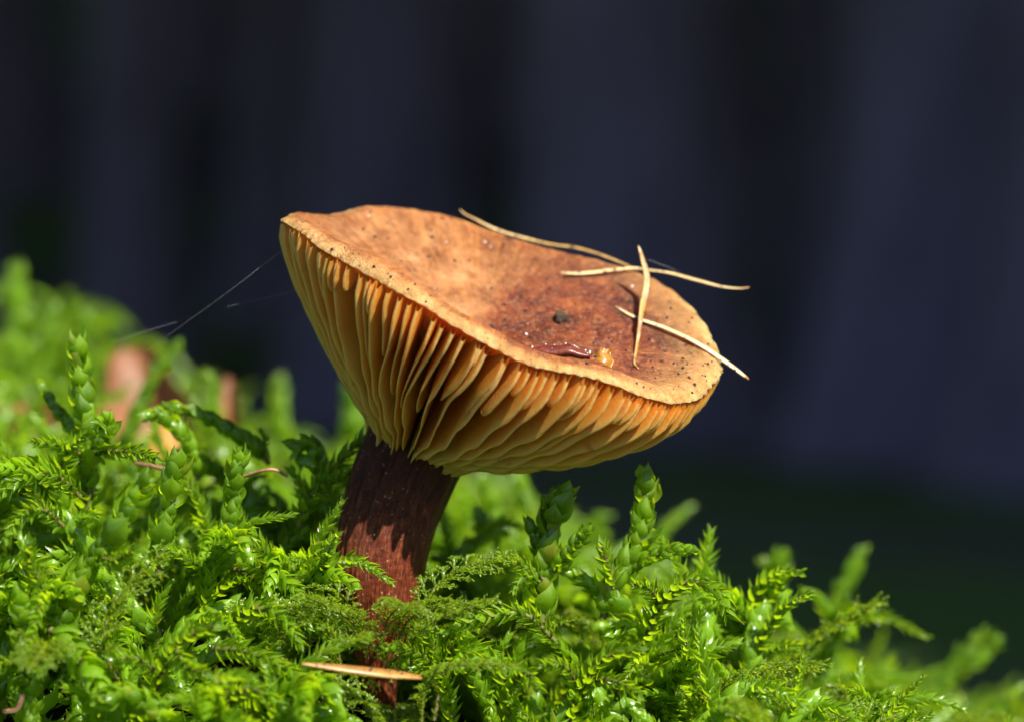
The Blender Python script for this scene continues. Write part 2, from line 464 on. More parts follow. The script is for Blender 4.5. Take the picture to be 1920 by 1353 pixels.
def cap_material():
    m, nt, p, out = newmat('cap_skin')
    t = attr(nt, 'tt'); th = attr(nt, 'ang'); red = attr(nt, 'red'); under = attr(nt, 'under')
    co = objco(nt)
    big = noise(nt, 110, 4, .6, co, 0.6)
    mid = noise(nt, 420, 6, .65, co)
    fine = noise(nt, 4200, 3, .7, co)
    # radial streaks
    cmb = N(nt, 'ShaderNodeCombineXYZ')
    nt.links.new(math_n(nt, 'MULTIPLY', th, 26), cmb.inputs[0]); nt.links.new(math_n(nt, 'MULTIPLY', t, 2.2), cmb.inputs[1]); nt.links.new(math_n(nt, 'MULTIPLY', mid, .7), cmb.inputs[2])
    streak = noise(nt, 1.0, 5, .6, cmb.outputs[0], .8)
    tan = ramp(nt, math_n(nt, 'ADD', math_n(nt, 'MULTIPLY', mid, .35), math_n(nt, 'MULTIPLY', streak, .65)), [(.38, (.10, .028, .005)), (.5, (.20, .062, .010)), (.62, (.31, .112, .023))])
    pale = ramp(nt, mid, [(.36, (.24, .088, .024)), (.64, (.50, .26, .11))])
    pf = math_n(nt, 'MULTIPLY', attr(nt, 'pale'), math_n(nt, 'MULTIPLY', math_n(nt, 'SUBTRACT', big, .36), 4.5, clamp=True))
    c = mixc(nt, pf, tan, pale)
    rd = ramp(nt, math_n(nt, 'ADD', math_n(nt, 'MULTIPLY', mid, .65), math_n(nt, 'MULTIPLY', big, .35)), [(.38, (.045, .007, .005)), (.5, (.125, .023, .006)), (.64, (.25, .066, .013))])
    rf = math_n(nt, 'ADD', red, math_n(nt, 'MULTIPLY', math_n(nt, 'SUBTRACT', mid, .5), .9), clamp=True)
    rf = math_n(nt, 'MULTIPLY', rf, red)
    rf = math_n(nt, 'POWER', math_n(nt, 'MULTIPLY', rf, 1.3, clamp=True), .6)
    c = mixc(nt, rf, c, rd)
    # pale yellow margin
    edge = math_n(nt, 'MULTIPLY', attr(nt, 'edge'), math_n(nt, 'ADD', .55, math_n(nt, 'MULTIPLY', streak, .9)), clamp=True)
    c = mixc(nt, edge, c, ramp(nt, mid, [(.3, (.34, .165, .04)), (.65, (.54, .34, .13))]))
    grain = noise(nt, 1500, 4, .7, co)
    c = mixc(nt, math_n(nt, 'MULTIPLY', math_n(nt, 'SUBTRACT', grain, .5), 3.5, clamp=True), c, mixc(nt, .30, c, (.70, .38, .18)))
    c = mixc(nt, math_n(nt, 'MULTIPLY', math_n(nt, 'SUBTRACT', .5, grain), 3.5, clamp=True), c, mixc(nt, .26, c, (.10, .022, .012)))
    # fine sparkle painted into the skin colour as pale grains, and dark flecks
    c = mixc(nt, math_n(nt, 'MULTIPLY', math_n(nt, 'SUBTRACT', fine, .56), 3.2, clamp=True), c, mixc(nt, .35, c, (.95, .72, .52)))
    c = mixc(nt, math_n(nt, 'MULTIPLY', math_n(nt, 'SUBTRACT', .42, fine), 2.5, clamp=True), c, mixc(nt, .45, c, (.12, .03, .02)))
    c = mixc(nt, under, c, (.60, .24, .035))
    nt.links.new(c, p.inputs['Base Color'])
    p.inputs['Roughness'].default_value = .42
    nt.links.new(math_n(nt, 'ADD', .26, math_n(nt, 'MULTIPLY', mid, .3)), p.inputs['Roughness'])
    p.inputs['Specular IOR Level'].default_value = .30
    p.inputs['Subsurface Weight'].default_value = .6
    p.inputs['Subsurface Radius'].default_value = (1.0, .32, .06)
    p.inputs['Subsurface Scale'].default_value = .0042
    h = math_n(nt, 'ADD', math_n(nt, 'MULTIPLY', fine, 1.0), math_n(nt, 'ADD', math_n(nt, 'MULTIPLY', streak, 1.0), math_n(nt, 'MULTIPLY', mid, .8)))
    bump(nt, h, .9, .00036, p)
    return m
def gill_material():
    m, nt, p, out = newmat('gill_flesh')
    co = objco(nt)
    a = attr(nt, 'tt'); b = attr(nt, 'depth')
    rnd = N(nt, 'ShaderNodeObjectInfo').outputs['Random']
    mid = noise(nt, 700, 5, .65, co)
    c = mixc(nt, math_n(nt, 'POWER', a, 1.6), (.55, .39, .038), (.86, .37, .030))  # light painted in: orange glow at the rim, olive bounce near the stem
    c = mixc(nt, math_n(nt, 'MULTIPLY', math_n(nt, 'SUBTRACT', 1.0, b), .75), c, (.74, .16, .012))  # orange-red roots: painted glow of light coming through the cap
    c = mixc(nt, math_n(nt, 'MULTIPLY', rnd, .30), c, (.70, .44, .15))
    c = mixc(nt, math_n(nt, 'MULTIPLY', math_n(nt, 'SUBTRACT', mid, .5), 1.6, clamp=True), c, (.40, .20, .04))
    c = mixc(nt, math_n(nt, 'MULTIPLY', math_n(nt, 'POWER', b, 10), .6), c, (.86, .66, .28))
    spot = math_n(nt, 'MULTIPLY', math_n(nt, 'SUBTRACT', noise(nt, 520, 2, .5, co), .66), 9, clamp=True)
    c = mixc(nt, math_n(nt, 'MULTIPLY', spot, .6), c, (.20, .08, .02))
    nt.links.new(c, p.inputs['Base Color'])
    p.inputs['Roughness'].default_value = .45
    p.inputs['Subsurface Weight'].default_value = .55
    p.inputs['Subsurface Radius'].default_value = (1.0, .40, .08)
    p.inputs['Subsurface Scale'].default_value = .0013
    bump(nt, noise(nt, 2600, 4, .7, co), .6, .00012, p)
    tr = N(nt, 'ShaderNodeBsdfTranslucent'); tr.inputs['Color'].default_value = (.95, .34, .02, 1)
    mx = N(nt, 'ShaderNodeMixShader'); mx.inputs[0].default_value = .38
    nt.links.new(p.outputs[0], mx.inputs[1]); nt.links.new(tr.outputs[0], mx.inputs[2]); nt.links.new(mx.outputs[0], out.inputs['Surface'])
    return m
def stem_material():
    m, nt, p, out = newmat('stem_skin')
    co = objco(nt)
    h = attr(nt, 'hh'); th = attr(nt, 'ang')
    cmb = N(nt, 'ShaderNodeCombineXYZ')
    nt.links.new(math_n(nt, 'MULTIPLY', th, 34), cmb.inputs[0]); nt.links.new(math_n(nt, 'MULTIPLY', h, 16), cmb.inputs[1])
    fib = noise(nt, 1.0, 6, .7, cmb.outputs[0], .5)
    fine = noise(nt, 1700, 5, .7, co)
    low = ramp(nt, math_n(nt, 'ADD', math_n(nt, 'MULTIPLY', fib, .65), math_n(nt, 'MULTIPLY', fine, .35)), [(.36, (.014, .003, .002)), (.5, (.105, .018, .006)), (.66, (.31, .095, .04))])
    top = ramp(nt, math_n(nt, 'ADD', math_n(nt, 'MULTIPLY', fib, .8), math_n(nt, 'MULTIPLY', fine, .2)), [(.34, (.008, .0015, .001)), (.55, (.050, .007, .003)), (.72, (.17, .042, .009))])  # upper stem ramp darker: shade of the cap painted into the colour
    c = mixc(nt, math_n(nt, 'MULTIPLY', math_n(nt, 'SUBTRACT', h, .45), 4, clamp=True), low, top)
    fl = math_n(nt, 'MULTIPLY', math_n(nt, 'SUBTRACT', noise(nt, 3000, 2, .5, co), .67), 12, clamp=True)
    c = mixc(nt, math_n(nt, 'MULTIPLY', fl, .7), c, (.6, .34, .22))
    dk = math_n(nt, 'MULTIPLY', math_n(nt, 'SUBTRACT', noise(nt, 900, 3, .5, co), .62), 8, clamp=True)
    c = mixc(nt, dk, c, (.010, .005, .006))
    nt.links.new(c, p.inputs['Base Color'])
    p.inputs['Roughness'].default_value = .36
    p.inputs['Specular IOR Level'].default_value = .2
    p.inputs['Subsurface Weight'].default_value = .12
    p.inputs['Subsurface Radius'].default_value = (1, .3, .1); p.inputs['Subsurface Scale'].default_value = .0008
    bump(nt, math_n(nt, 'ADD', fib, math_n(nt, 'MULTIPLY', fine, .6)), .8, .0003, p)
    return m
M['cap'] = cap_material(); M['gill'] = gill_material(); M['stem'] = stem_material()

BASE_PT = W(705, 1330, .003)
mushroom = empty('mushroom', tuple(BASE_PT))
tag(mushroom, 'orange brown funnel mushroom with yellow gills on a dark red stem', 'mushroom')
O0 = np.array(BASE_PT)
def build_cap():
    tl = np.r_[np.linspace(.0, .9, 46), np.linspace(.912, 1.0, 12)]
    rows = []; at_t = []; edge = []; under = []
    for t in tl:
        rows.append(T_at(TH, np.full(NT, t))); at_t.append(np.full(NT, t)); edge.append(np.full(NT, t)); under.append(np.zeros(NT))
    P = RIM; rad = P-RC; rad /= np.linalg.norm(rad, axis=1)[:, None]
    L = lip_px(TH)*PX
    cren = noise2(TH*48, TH*0, 3)*2.4*PX+noise2(TH*17, TH*0, 4)*4.0*PX
    for k, ph in enumerate(np.linspace(0, 1, 11)[1:]):
        a = ph*math.pi*.56
        off_r = -19*PX+(21*PX)*math.sin(a)*1.0
        hz = L*(1-smooth(0, 1, ph)*1.0)*(.25+.75*math.cos(ph*math.pi/2))+noise2(TH*36, TH*0+ph*3, 12)*2.6*PX*math.sin(math.pi*ph)
        pos = P+rad*(off_r+cren*ph*(1-ph*.3)+PX*(1.6+1.6*noise2(TH*9, TH*0, 31))*np.cos(TH*116+1.5*np.sin(TH*9))*smooth(.45, .9, ph))[:, None]+nrm*(hz)[:, None]
        rows.append(pos); at_t.append(np.full(NT, 1+.1*ph)); edge.append(np.full(NT, 1.0+.001*ph+ph)); under.append(np.full(NT, .0 if ph < .95 else .3))
    for t in np.r_[.985, .96, np.linspace(.9, .0, 16)]:
        pos = F_at(TH, np.full(NT, t)); rows.append(pos+rad*(-2*PX if t > .95 else 0)); at_t.append(np.full(NT, t)); edge.append(np.zeros(NT)); under.append(np.ones(NT))
    V = np.stack(rows, 1)                     # NT x nv x 3
    nv = V.shape[1]
    at_t = np.stack(at_t, 1); edge = np.stack(edge, 1); under = np.stack(under, 1)
    ang = np.repeat(np.abs(((TH+math.pi) % (2*math.pi))-math.pi)[:, None], nv, 1)
    # colour zones: brick red hollow towards the right, pale patch on the far left wall, yellow margin
    q = V-RC
    u = q@U_AX/PX; v = q@V_AX/PX
    red = smooth(-70, 70, u+25*np.sin(v/60))*np.exp(-(((u-120)/250)**2+((v-10)/230)**2)**1.3)*1.5
    pale = np.exp(-(((u+130)/190)**2+((v-30)/200)**2))*1.3
    wid = np.where(np.cos(TH) > .55, .70, .90)[:, None]
    wid = smooth_loop(wid[:, 0], 60)[:, None]
    frontness = (.35+.65*np.clip(np.sin(TH)+.55, 0, 1))[:, None]
    rightness = np.clip((np.cos(TH)-.3)*1.6, 0, 1)[:, None]
    lipf = smooth(1.02, 1.45, edge)
    ed = np.clip((edge-wid)/(1.0-wid), 0, 1)**1.4*rightness*.7*(at_t < 1.001)
    ed = np.maximum(np.maximum(ed, lipf*frontness), (at_t > 1.001)*rightness*.8)
    F = grid_faces(NT, nv, wrap_u=True)
    me = mesh_from('cap', V.reshape(-1, 3)-O0, F[:, ::-1], M['cap'], True,
                   {'tt': at_t.ravel(), 'ang': ang.ravel(), 'red': red.ravel(), 'pale': pale.ravel(), 'edge': ed.ravel(), 'under': under.ravel()})
    o = obj('cap', me, mushroom)
    bv = BVHTree.FromPolygons([Vector(x) for x in V.reshape(-1, 3)], [tuple(f) for f in F])
    return o, bv
cap, CAP_BVH = build_cap()
CAMP = Vector((0, -CAM_D, 0))
def cap_hit(px, py):
    d = Vector(W(px, py, 0))-CAMP; d.normalize()
    h = CAP_BVH.ray_cast(CAMP, d)
    return (np.array(h[0]), np.array(h[1])) if h[0] is not None else (None, None)

def build_gills():
    nfull = 58
    g = np.random.default_rng(11)
    specs = []
    for i in range(nfull):
        th = (i+.13*g.normal())/nfull*2*math.pi
        specs.append((th, 0.0, 1.0))
        th2 = (i+.5+.12*g.normal())/nfull*2*math.pi
        specs.append((th2, .25+.5*g.random() if g.random() < .62 else .8+.1*g.random(), .95))
        if g.random() < .6:
            th3 = (i+(.25 if g.random() < .5 else .75)+.05*g.normal())/nfull*2*math.pi
            specs.append((th3, .83+.11*g.random(), .8))
    for gi, (th, t0, hs) in enumerate(specs):
        nt_ = 30 if t0 < .7 else 16
        t = t0+(1-t0)*np.linspace(0, 1, nt_)**(.8 if t0 < .1 else 1.0)
        t[-1] = .999
        thv = np.full(nt_, th)+.02*np.sin(t*5+gi*2.1)*(1-t)*g.normal()
        Fp = F_at(thv, t); Gp = G_at(thv, t)
        hh = Gp-Fp
        if t0 > .01:
            e = np.clip((t-t0)/min(.22, (1-t0)*.75), 0, 1)
            prof = np.sqrt(np.clip(1-(1-e)**2, 0, 1))*(.80+.15*g.random())
            hh = hh*prof[:, None]
        else:
            e = np.clip((t+.02)/.10, 0, 1)           # lower end runs down the stem a little
            drop = (1-e)[:, None]*(-nrm)*(g.random()*26*PX)*0
            hh = hh*(1+(1-e)*(.05+.42*g.random()**2))[:, None]+drop
        hh = hh*(1+.03*np.sin(t*23+gi))[:, None]
        eps = 1e-3
        side = (F_at(thv+eps, t)+G_at(thv+eps, t)-F_at(thv-eps, t)-G_at(thv-eps, t)); side /= np.linalg.norm(side, axis=1)[:, None]+1e-12
        thick_b = (.00012+.00022*t)*(1.0 if t0 < .7 else .9)
        thick_e = (.00008+.00006*t)*hs
        prof_s = [(-.02, -1), (.2, -1), (.45, -1), (.7, -1), (.88, -1), (.97, -.8), (1.0, 0), (.97, .8), (.88, 1), (.7, 1), (.45, 1), (.2, 1), (-.02, 1)]
        lean = .00018*g.normal()
        ring = []; dep = []
        for (d, s) in prof_s:
            w = thick_b*(1-d)+thick_e*d
            w = w*(1+.5*math.exp(-((d-.93)/.06)**2)*0)
            flut = (.00010*np.sin(t*9+gi*1.7)+.00006*np.sin(t*19+gi))*d+lean*d*np.sin(math.pi*t)
            ring.append(Fp+hh*d+side*((w*s)+flut)[:, None]); dep.append(np.full(nt_, max(d, 0)))
        V = np.stack(ring, 1); nv = V.shape[1]
        Fc = grid_faces(nt_, nv)
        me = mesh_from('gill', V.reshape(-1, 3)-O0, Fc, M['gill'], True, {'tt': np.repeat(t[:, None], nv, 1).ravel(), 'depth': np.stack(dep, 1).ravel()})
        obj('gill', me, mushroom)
build_gills()

def build_stem():
    rows = [(1345, 688, 742), (1300, 682, 742), (1240, 668, 752), (1180, 648, 772), (1110, 631, 791), (1060, 627, 798), (1020, 629, 806), (960, 641, 822), (900, 660, 845), (870, 672, 858), (840, 686, 874), (810, 696, 888), (780, 702, 915), (740, 715, 960), (700, 735, 1005), (675, 755, 1040)]
    ns = 220; n = 150
    py = np.linspace(1345, 675, n)
    r = np.array(rows)[::-1]
    lx = np.interp(py, r[:, 0], r[:, 1]); rx = np.interp(py, r[:, 0], r[:, 2])
    k = np.hanning(13); k /= k.sum()
    lx = np.convolve(np.pad(lx, 6, mode='edge'), k, 'valid'); rx = np.convolve(np.pad(rx, 6, mode='edge'), k, 'valid')
    a = np.arange(ns)*2*math.pi/ns
    V = np.zeros((n, ns, 3)); hh = np.zeros((n, ns)); an = np.zeros((n, ns))
    for i in range(n):
        y0 = .003+.0014*smooth(1100, 820, py[i])*1.0
        c = W((lx[i]+rx[i])/2, py[i], y0); rad = (rx[i]-lx[i])/2*KPX*(CAM_D+y0)
        tw = a+.25*(1-i/n)
        rid = noise2(tw*5.5/1.0, np.full(ns, py[i]*.004), 8)*.055+noise2(tw*13, np.full(ns, py[i]*.006), 9)*.03
        rid = rid*(.5+.8*smooth(1100, 860, py[i]))+noise2(tw*30, np.full(ns, py[i]*.03), 10)*.012
        grow = -.16*np.exp(-((((a-4.15+math.pi) % (2*math.pi))-math.pi)/.16)**2)*smooth(1010, 900, py[i])   # a long furrow in front
        rr = rad*(1+rid+grow)
        tilt = 0.32*np.cos(a)*rad*smooth(1050, 850, py[i])
        V[i, :, 0] = c[0]+rr*np.cos(a); V[i, :, 1] = y0+rr*.96*np.sin(a); V[i, :, 2] = c[2]-tilt
        hh[i] = (1345-py[i])/670; an[i] = np.abs(((a-.6) % (2*math.pi))-math.pi)
    V = V.transpose(1, 0, 2)
    F = grid_faces(ns, n, wrap_u=True)
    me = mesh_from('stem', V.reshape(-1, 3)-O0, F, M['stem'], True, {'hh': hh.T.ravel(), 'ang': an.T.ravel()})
    return obj('stem', me, mushroom)
build_stem()

# ------------------------------------------------------------------ litter on the cap
def needle_mat(name, c1, c2, c3):
    m, nt, p, out = newmat(name)
    co = objco(nt)
    al = attr(nt, 'along'); ac = attr(nt, 'across')
    nz = noise(nt, 900, 5, .6, co)
    c = ramp(nt, math_n(nt, 'ADD', math_n(nt, 'MULTIPLY', nz, .5), math_n(nt, 'MULTIPLY', ac, .45)), [(.25, c1), (.5, c2), (.75, c3)])
    sp = math_n(nt, 'MULTIPLY', math_n(nt, 'SUBTRACT', noise(nt, 2100, 1, .5, co), .64), 20, clamp=True)
    c = mixc(nt, sp, c, (.02, .014, .012))
    c = mixc(nt, math_n(nt, 'MULTIPLY', math_n(nt, 'SUBTRACT', al, .93), 12, clamp=True), c, (.28, .10, .03))
    c = mixc(nt, math_n(nt, 'MULTIPLY', math_n(nt, 'SUBTRACT', noise(nt, 260, 3, .6, co), .52), 5, clamp=True), c, c1)
    nt.links.new(c, p.inputs['Base Color']); p.inputs['Roughness'].default_value = .4
    p.inputs['Subsurface Weight'].default_value = .3; p.inputs['Subsurface Radius'].default_value = (1, .7, .3); p.inputs['Subsurface Scale'].default_value = .0005
    bump(nt, nz, .4, .00008, p)
    return m
M['needle_cream'] = needle_mat('needle_cream', (.26, .14, .04), (.50, .36, .16), (.66, .55, .34))
M['needle_straw'] = needle_mat('needle_straw', (.16, .07, .015), (.38, .22, .06), (.56, .42, .20))
M['needle_green'] = needle_mat('needle_pale_green', (.28, .22, .06), (.55, .46, .24), (.70, .63, .42))
def strap(pts3, widths, thick, facing, mat, nseg=60, curl=.25):
    """a flat needle: closed strap with a keel groove; facing = direction its broad side looks"""
    path = catmull(pts3, 240); path, L = resample(path, nseg)
    w = np.interp(np.linspace(0, 1, nseg), np.linspace(0, 1, len(widths)), widths)
    e = np.linspace(0, 1, nseg)
    w = w*np.clip(np.minimum(e/.03, (1-e)/.02), .25, 1)**.6
    T = np.gradient(path, axis=0); T /= np.linalg.norm(T, axis=1)[:, None]
    f = np.asarray(facing, float)[None, :] if np.ndim(facing) == 1 else np.asarray(facing)
    Bn = f-T*(T*f).sum(1)[:, None]; Bn /= np.linalg.norm(Bn, axis=1)[:, None]
    S = np.cross(T, Bn)
    prof = [(-1, 0), (-.8, .55), (-.4, .8), (0, .55), (.4, .8), (.8, .55), (1, 0), (.8, -.5), (.4, -.8), (0, -.9), (-.4, -.8), (-.8, -.5)]
    V = np.stack([path+S*(w*.5*a)[:, None]+Bn*(np.minimum(thick, w*.45)*b)[:, None] for a, b in prof], 1)
    ns = len(prof)
    i = np.arange(nseg-1); j = np.arange(ns); I, J = np.meshgrid(i, j, indexing='ij'); J2 = (J+1) % ns
    F = np.stack([I*ns+J, I*ns+J2, (I+1)*ns+J2, (I+1)*ns+J], -1).reshape(-1, 4).tolist()
    F.append(list(range(ns))[::-1]); F.append([(nseg-1)*ns+k for k in range(ns)])
    al = np.repeat(e[:, None], ns, 1).ravel(); ac = np.tile(np.array([(p[0]+1)/2 for p in prof]), nseg)
    return path, V.reshape(-1, 3), F, {'along': al, 'across': ac}
def lay_needle(name, pix, lift_px, widths, mat, label, depth=None, thick=.00016, facing=(.1, -.8, .6)):
    pts = []
    last = None
    for k, (px, py) in enumerate(pix):
        if depth is not None and depth[k] is not None:
            q = W(px, py, depth[k])
        else:
            h, nn = cap_hit(px, py)
            if h is None: q = W(px, py, last)
            else:
                d = np.array(CAMP)-h; d /= np.linalg.norm(d)
                q = h+d*lift_px[k]*PX
        last = q[1]
        pts.append(q)
    path, V, F, at = strap(pts, np.array(widths)*.80*PX, thick, facing, mat)
    c = path[len(path)//2]
    me = mesh_from(name, V-c, F, mat, True, at)
    return tag(obj(name, me, None, tuple(c)), label, 'pine needle', 'dry needles lying on the cap')
lay_needle('pine_needle', [(862, 393), (872, 402), (890, 411), (915, 424), (945, 436), (985, 447), (1030, 458), (1080, 465), (1120, 476), (1160, 491), (1196, 507)],
           [6]*11, [4, 7, 8, 8, 8, 8, 8, 8, 7, 6, 5], M['needle_straw'], 'long curved dry needle lying along the far edge of the cap, reddish at one tip', depth=[.0150, .0152, .0155, .0158, .0160, .0162, .0160, .0152, .0142, .0128, .0112])
lay_needle('pine_needle', [(1050, 511), (1075, 513), (1110, 511), (1150, 506), (1190, 503), (1220, 507), (1255, 512), (1300, 524), (1350, 537), (1385, 541), (1405, 539)],
           [9, 9, 8, 8, 8, 8, 8, 8, 8, 8, 8], [6, 11, 12, 9, 7, 6, 8, 9, 8, 5, 4], M['needle_cream'], 'pale dry needle jutting out over the far right edge of the cap', depth=[.0095, .0096, .0098, .010, .0102, .0100, .0098, .0094, .009, .009, .009])
lay_needle('pine_needle', [(1155, 575), (1180, 590), (1206, 601), (1245, 614), (1290, 634), (1330, 657), (1370, 685), (1404, 711)],
           [4, 7, 10, 12, 10, 9, 8, 6], [4, 8, 10, 11, 12, 12, 12, 7], M['needle_green'], 'smooth cream needle with a greenish tip sticking out past the cap margin')
lay_needle('pine_needle', [(1197, 461), (1206, 490), (1213, 520), (1211, 545), (1206, 570), (1201, 600), (1195, 645), (1190, 680), (1197, 691)],
           [0, 0, 0, 0, 22, 26, 12, 5, 4], [6, 15, 18, 17, 12, 9, 8, 7, 6], M['needle_straw'], 'upright spotted needle crossing the other needles on the cap', depth=[.0060, .0058, .0055, .0050, .0040, .0022, None, None, None])

# a curled bud scale, a yellow chip and a crumb of soil in the hollow behind the near margin
def lump(name, c, rad, seed, mat, sq=(1, 1, 1), res=2, amp=.35):
    import bmesh
    bm = bmesh.new(); bmesh.ops.create_icosphere(bm, subdivisions=res, radius=1)
    for v in bm.verts:
        d = v.co.normalized()
        k = 1+amp*float(noise2(d.x*2.3+seed, d.y*2.3+d.z*1.7, seed))+amp*.6*float(noise2(d.x*5+seed, d.y*5+d.z*4, seed+1))
        v.co = Vector((d.x*k*sq[0], d.y*k*sq[1], d.z*k*sq[2]))*rad
    me = bpy.data.meshes.new(name); bm.to_mesh(me); bm.free()
    me.materials.append(mat)
    me.polygons.foreach_set('use_smooth', np.ones(len(me.polygons), dtype=bool))
    return obj(name, me, None, tuple(c))
M['soil'] = simple('soil_crumb', (.010, .006, .003), (.07, .045, .022), 5200, .9, 1, .0002)
h, nn = cap_hit(1047, 601)
tag(lump('soil_crumb', h+nn*np.sign(nn[2])*4*PX, 12*PX, 3, M['soil'], (1, .8, 1.05), 3, .5), 'dark crumb of soil sitting in the red hollow of the cap', 'crumb')
M['scale'] = simple('bud_scale', (.05, .010, .010), (.18, .045, .025), 1500, .25, .5, .0001)
M['frost'] = simple('pale_crust', (.35, .30, .26), (.85, .8, .75), 3500, .6, .6, .0001)
M['chip'] = simple('yellow_chip', (.15, .055, .006), (.36, .17, .018), 900, .35, .4, .0001, sss=.3)
def sheet(fn, nu, nv, th):
    """a curled sheet with thickness from a function of (u,v)"""
    u, v = np.meshgrid(np.linspace(0, 1, nu), np.linspace(0, 1, nv), indexing='ij')
    P = fn(u, v)
    du = np.gradient(P, axis=0); dv = np.gradient(P, axis=1)
    n = np.cross(du, dv); n /= np.linalg.norm(n, axis=-1)[..., None]+1e-12
    edge = np.minimum(np.minimum(u, 1-u), np.minimum(v, 1-v))
    n = n*np.clip(edge*8, .25, 1)[..., None]
    A = (P+n*th/2).reshape(-1, 3); B = (P-n*th/2).reshape(-1, 3)
    F = grid_faces(nu, nv)
    k = nu*nv
    loop = [i*nv for i in range(nu)]+[(nu-1)*nv+j for j in range(1, nv)]+[i*nv+nv-1 for i in range(nu-2, -1, -1)]+[j for j in range(nv-2, 0, -1)]
    side = np.array([(loop[i], loop[(i+1) % len(loop)], loop[(i+1) % len(loop)]+k, loop[i]+k) for i in range(len(loop))])
    return np.vstack([A, B]), np.vstack([F, F[:, ::-1]+k, side])
def thing_sheet(name, fn, nu, nv, th, mat, label, cat, group=None):
    V, F = sheet(fn, nu, nv, th)
    c = V.mean(0)
    me = mesh_from(name, V-c, F, mat)
    return tag(obj(name, me, None, tuple(c)), label, cat, group)
def scale_fn(u, v):
    px = 994+u*112; wob_ = 5*np.sin(u*7)+3*np.sin(u*17)
    top = 641+12*u**1.5+8*(np.abs(u-.45)*1.2)+wob_*.6
    bot = 672+6*u+wob_*.3
    py = top+(bot-top)*v*(1-.25*u)
    y = -.0112+.0022*v*0-.0012*np.sin(v*math.pi)+.0012*(1-v)
    out = np.zeros(u.shape+(3,))
    d = (CAM_D+y)*KPX
    out[..., 0] = (px-960)*d; out[..., 1] = y; out[..., 2] = (676.5-py)*d
    return out
bs = thing_sheet('bud_scale', scale_fn, 28, 8, .00016, M['scale'], 'curled dark red bud scale with a frosty crust behind the near margin', 'bud scale')
bv = np.array([v.co for v in bs.data.vertices])
gg = np.random.default_rng(4)
import bmesh
def beads(name, pts, rads, mat, parent=None, loc=(0, 0, 0), sub=1):
    bm = bmesh.new()
    for p, r in zip(pts, rads):
        bmesh.ops.create_icosphere(bm, subdivisions=sub, radius=r, matrix=Matrix.Translation(Vector(p)) @ Matrix.Rotation(gg.random()*3, 4, 'X'))
    me = bpy.data.meshes.new(name); bm.to_mesh(me); bm.free(); me.materials.append(mat)
    me.polygons.foreach_set('use_smooth', np.ones(len(me.polygons), dtype=bool))
    return obj(name, me, parent, loc)
sel = [i for i in range(28*8) if (i % 8 in (0, 1, 2, 7)) and gg.random() < .4]
beads('crust', bv[sel]+np.array([0, -.00012, .00003]), (.8+gg.random(len(sel))*1.4)*PX, M['frost'], bs)['kind'] = 'stuff'
def chip_fn(u, v):
    px = 1112+u*34+v*3+2.5*np.sin(v*9+u*3); top = 664-13*np.sin(np.clip(u*1.5, 0, 1)*math.pi*.5)+16*np.clip(u-.55, 0, 1)
    bot = 671+20*u
    py = top+(bot-top)*v+2.0*np.sin(u*13)*(1-v)+1.5*np.sin(u*29+1)*(1-v)
    y = -.0108-.0006*np.sin(u*3)+.0010*(1-v)
    d = (CAM_D+y)*KPX
    return np.stack([(px-960)*d, y, (676.5-py)*d], -1)
thing_sheet('leaf_chip', chip_fn, 14, 9, .00022, M['chip'], 'small yellow leaf chip standing next to the curled bud scale', 'leaf chip')

# specks of soil and pollen scattered over the skin
def speck_points(n, seed):
    g = np.random.default_rng(seed); out = []
    while len(out) < n:
        px, py = 540+g.random()*810, 380+g.random()*375
        if g.random() > .30+.7*max(0, 1-abs(px-1290)/130)+.45*max(0, 1-abs(px-700)/160): continue
        h, nn = cap_hit(px, py)
        if h is None: continue
        h2, n2 = cap_hit(px, py-26)
        P = h+np.array([0, -.2, .6])*PX
        # only on the skin and margin, not in among the gills
        lim = np.interp(px, FRONT[:, 0], FRONT[:, 1])
        if py > lim-8: continue
        out.append(P)
    return np.array(out)
M['speck'] = simple('dark_specks', (.006, .005, .006), (.03, .02, .02), 4000, .4)
M['white_speck'] = simple('pale_specks', (.6, .58, .55), (.85, .84, .8), 4000, .4)
sp = speck_points(190, 21)
s_o = beads('soil_specks', sp, (1.3+gg.random(len(sp))**3*2.4)*PX, M['speck']); tag(s_o, 'tiny dark specks of soil scattered over the mushroom cap', 'specks', kind='stuff')
sp = speck_points(16, 22)
s_o = beads('pale_specks', sp, (.8+gg.random(len(sp))**3*2.0)*PX, M['white_speck']); tag(s_o, 'tiny pale grains scattered over the mushroom cap', 'specks', kind='stuff')
# a few soil grains on the stem edges come from the bump; larger grains here

# ------------------------------------------------------------------ moss
def leaf_rim(nu, nv):
    return np.tile(np.abs(np.linspace(-1, 1, nu)), nv)
def leaf_grid(nu, nv, width, bulge, cup, tip, curl):
    """unit leaf along +Y, broad in X, inner side +Z; returns verts and faces"""
    v = np.linspace(0, 1, nv); u = np.linspace(-1, 1, nu)
    wv = width*np.clip(np.sin(math.pi*np.clip(v, 0, 1)**.75), 0, 1)**.75
    wv = wv*(1-v**tip)+.02*(1-v)
    wv[0] = width*.38
    V = []
    for i, vv in enumerate(v):
        for uu in u:
            x = uu*wv[i]
            z = -bulge*math.sin(math.pi*min(vv*1.02, 1))+cup*(abs(uu)**2)*wv[i]+curl*vv**3
            V.append((x, vv, z))
    return np.array(V), grid_faces(nv, nu)
LEAF = {
    'spoon': leaf_grid(5, 7, .36, .13, .60, 2.8, .06),
    'blade': leaf_grid(5, 7, .25, .09, .40, 1.9, -.10),
    'spoon_low': leaf_grid(3, 5, .46, .16, .7, 7, .16),
    'blade_low': leaf_grid(3, 4, .31, .10, .5, 3, -.05),
    'tiny': leaf_grid(3, 3, .30, .08, .4, 3, 0.0),
}
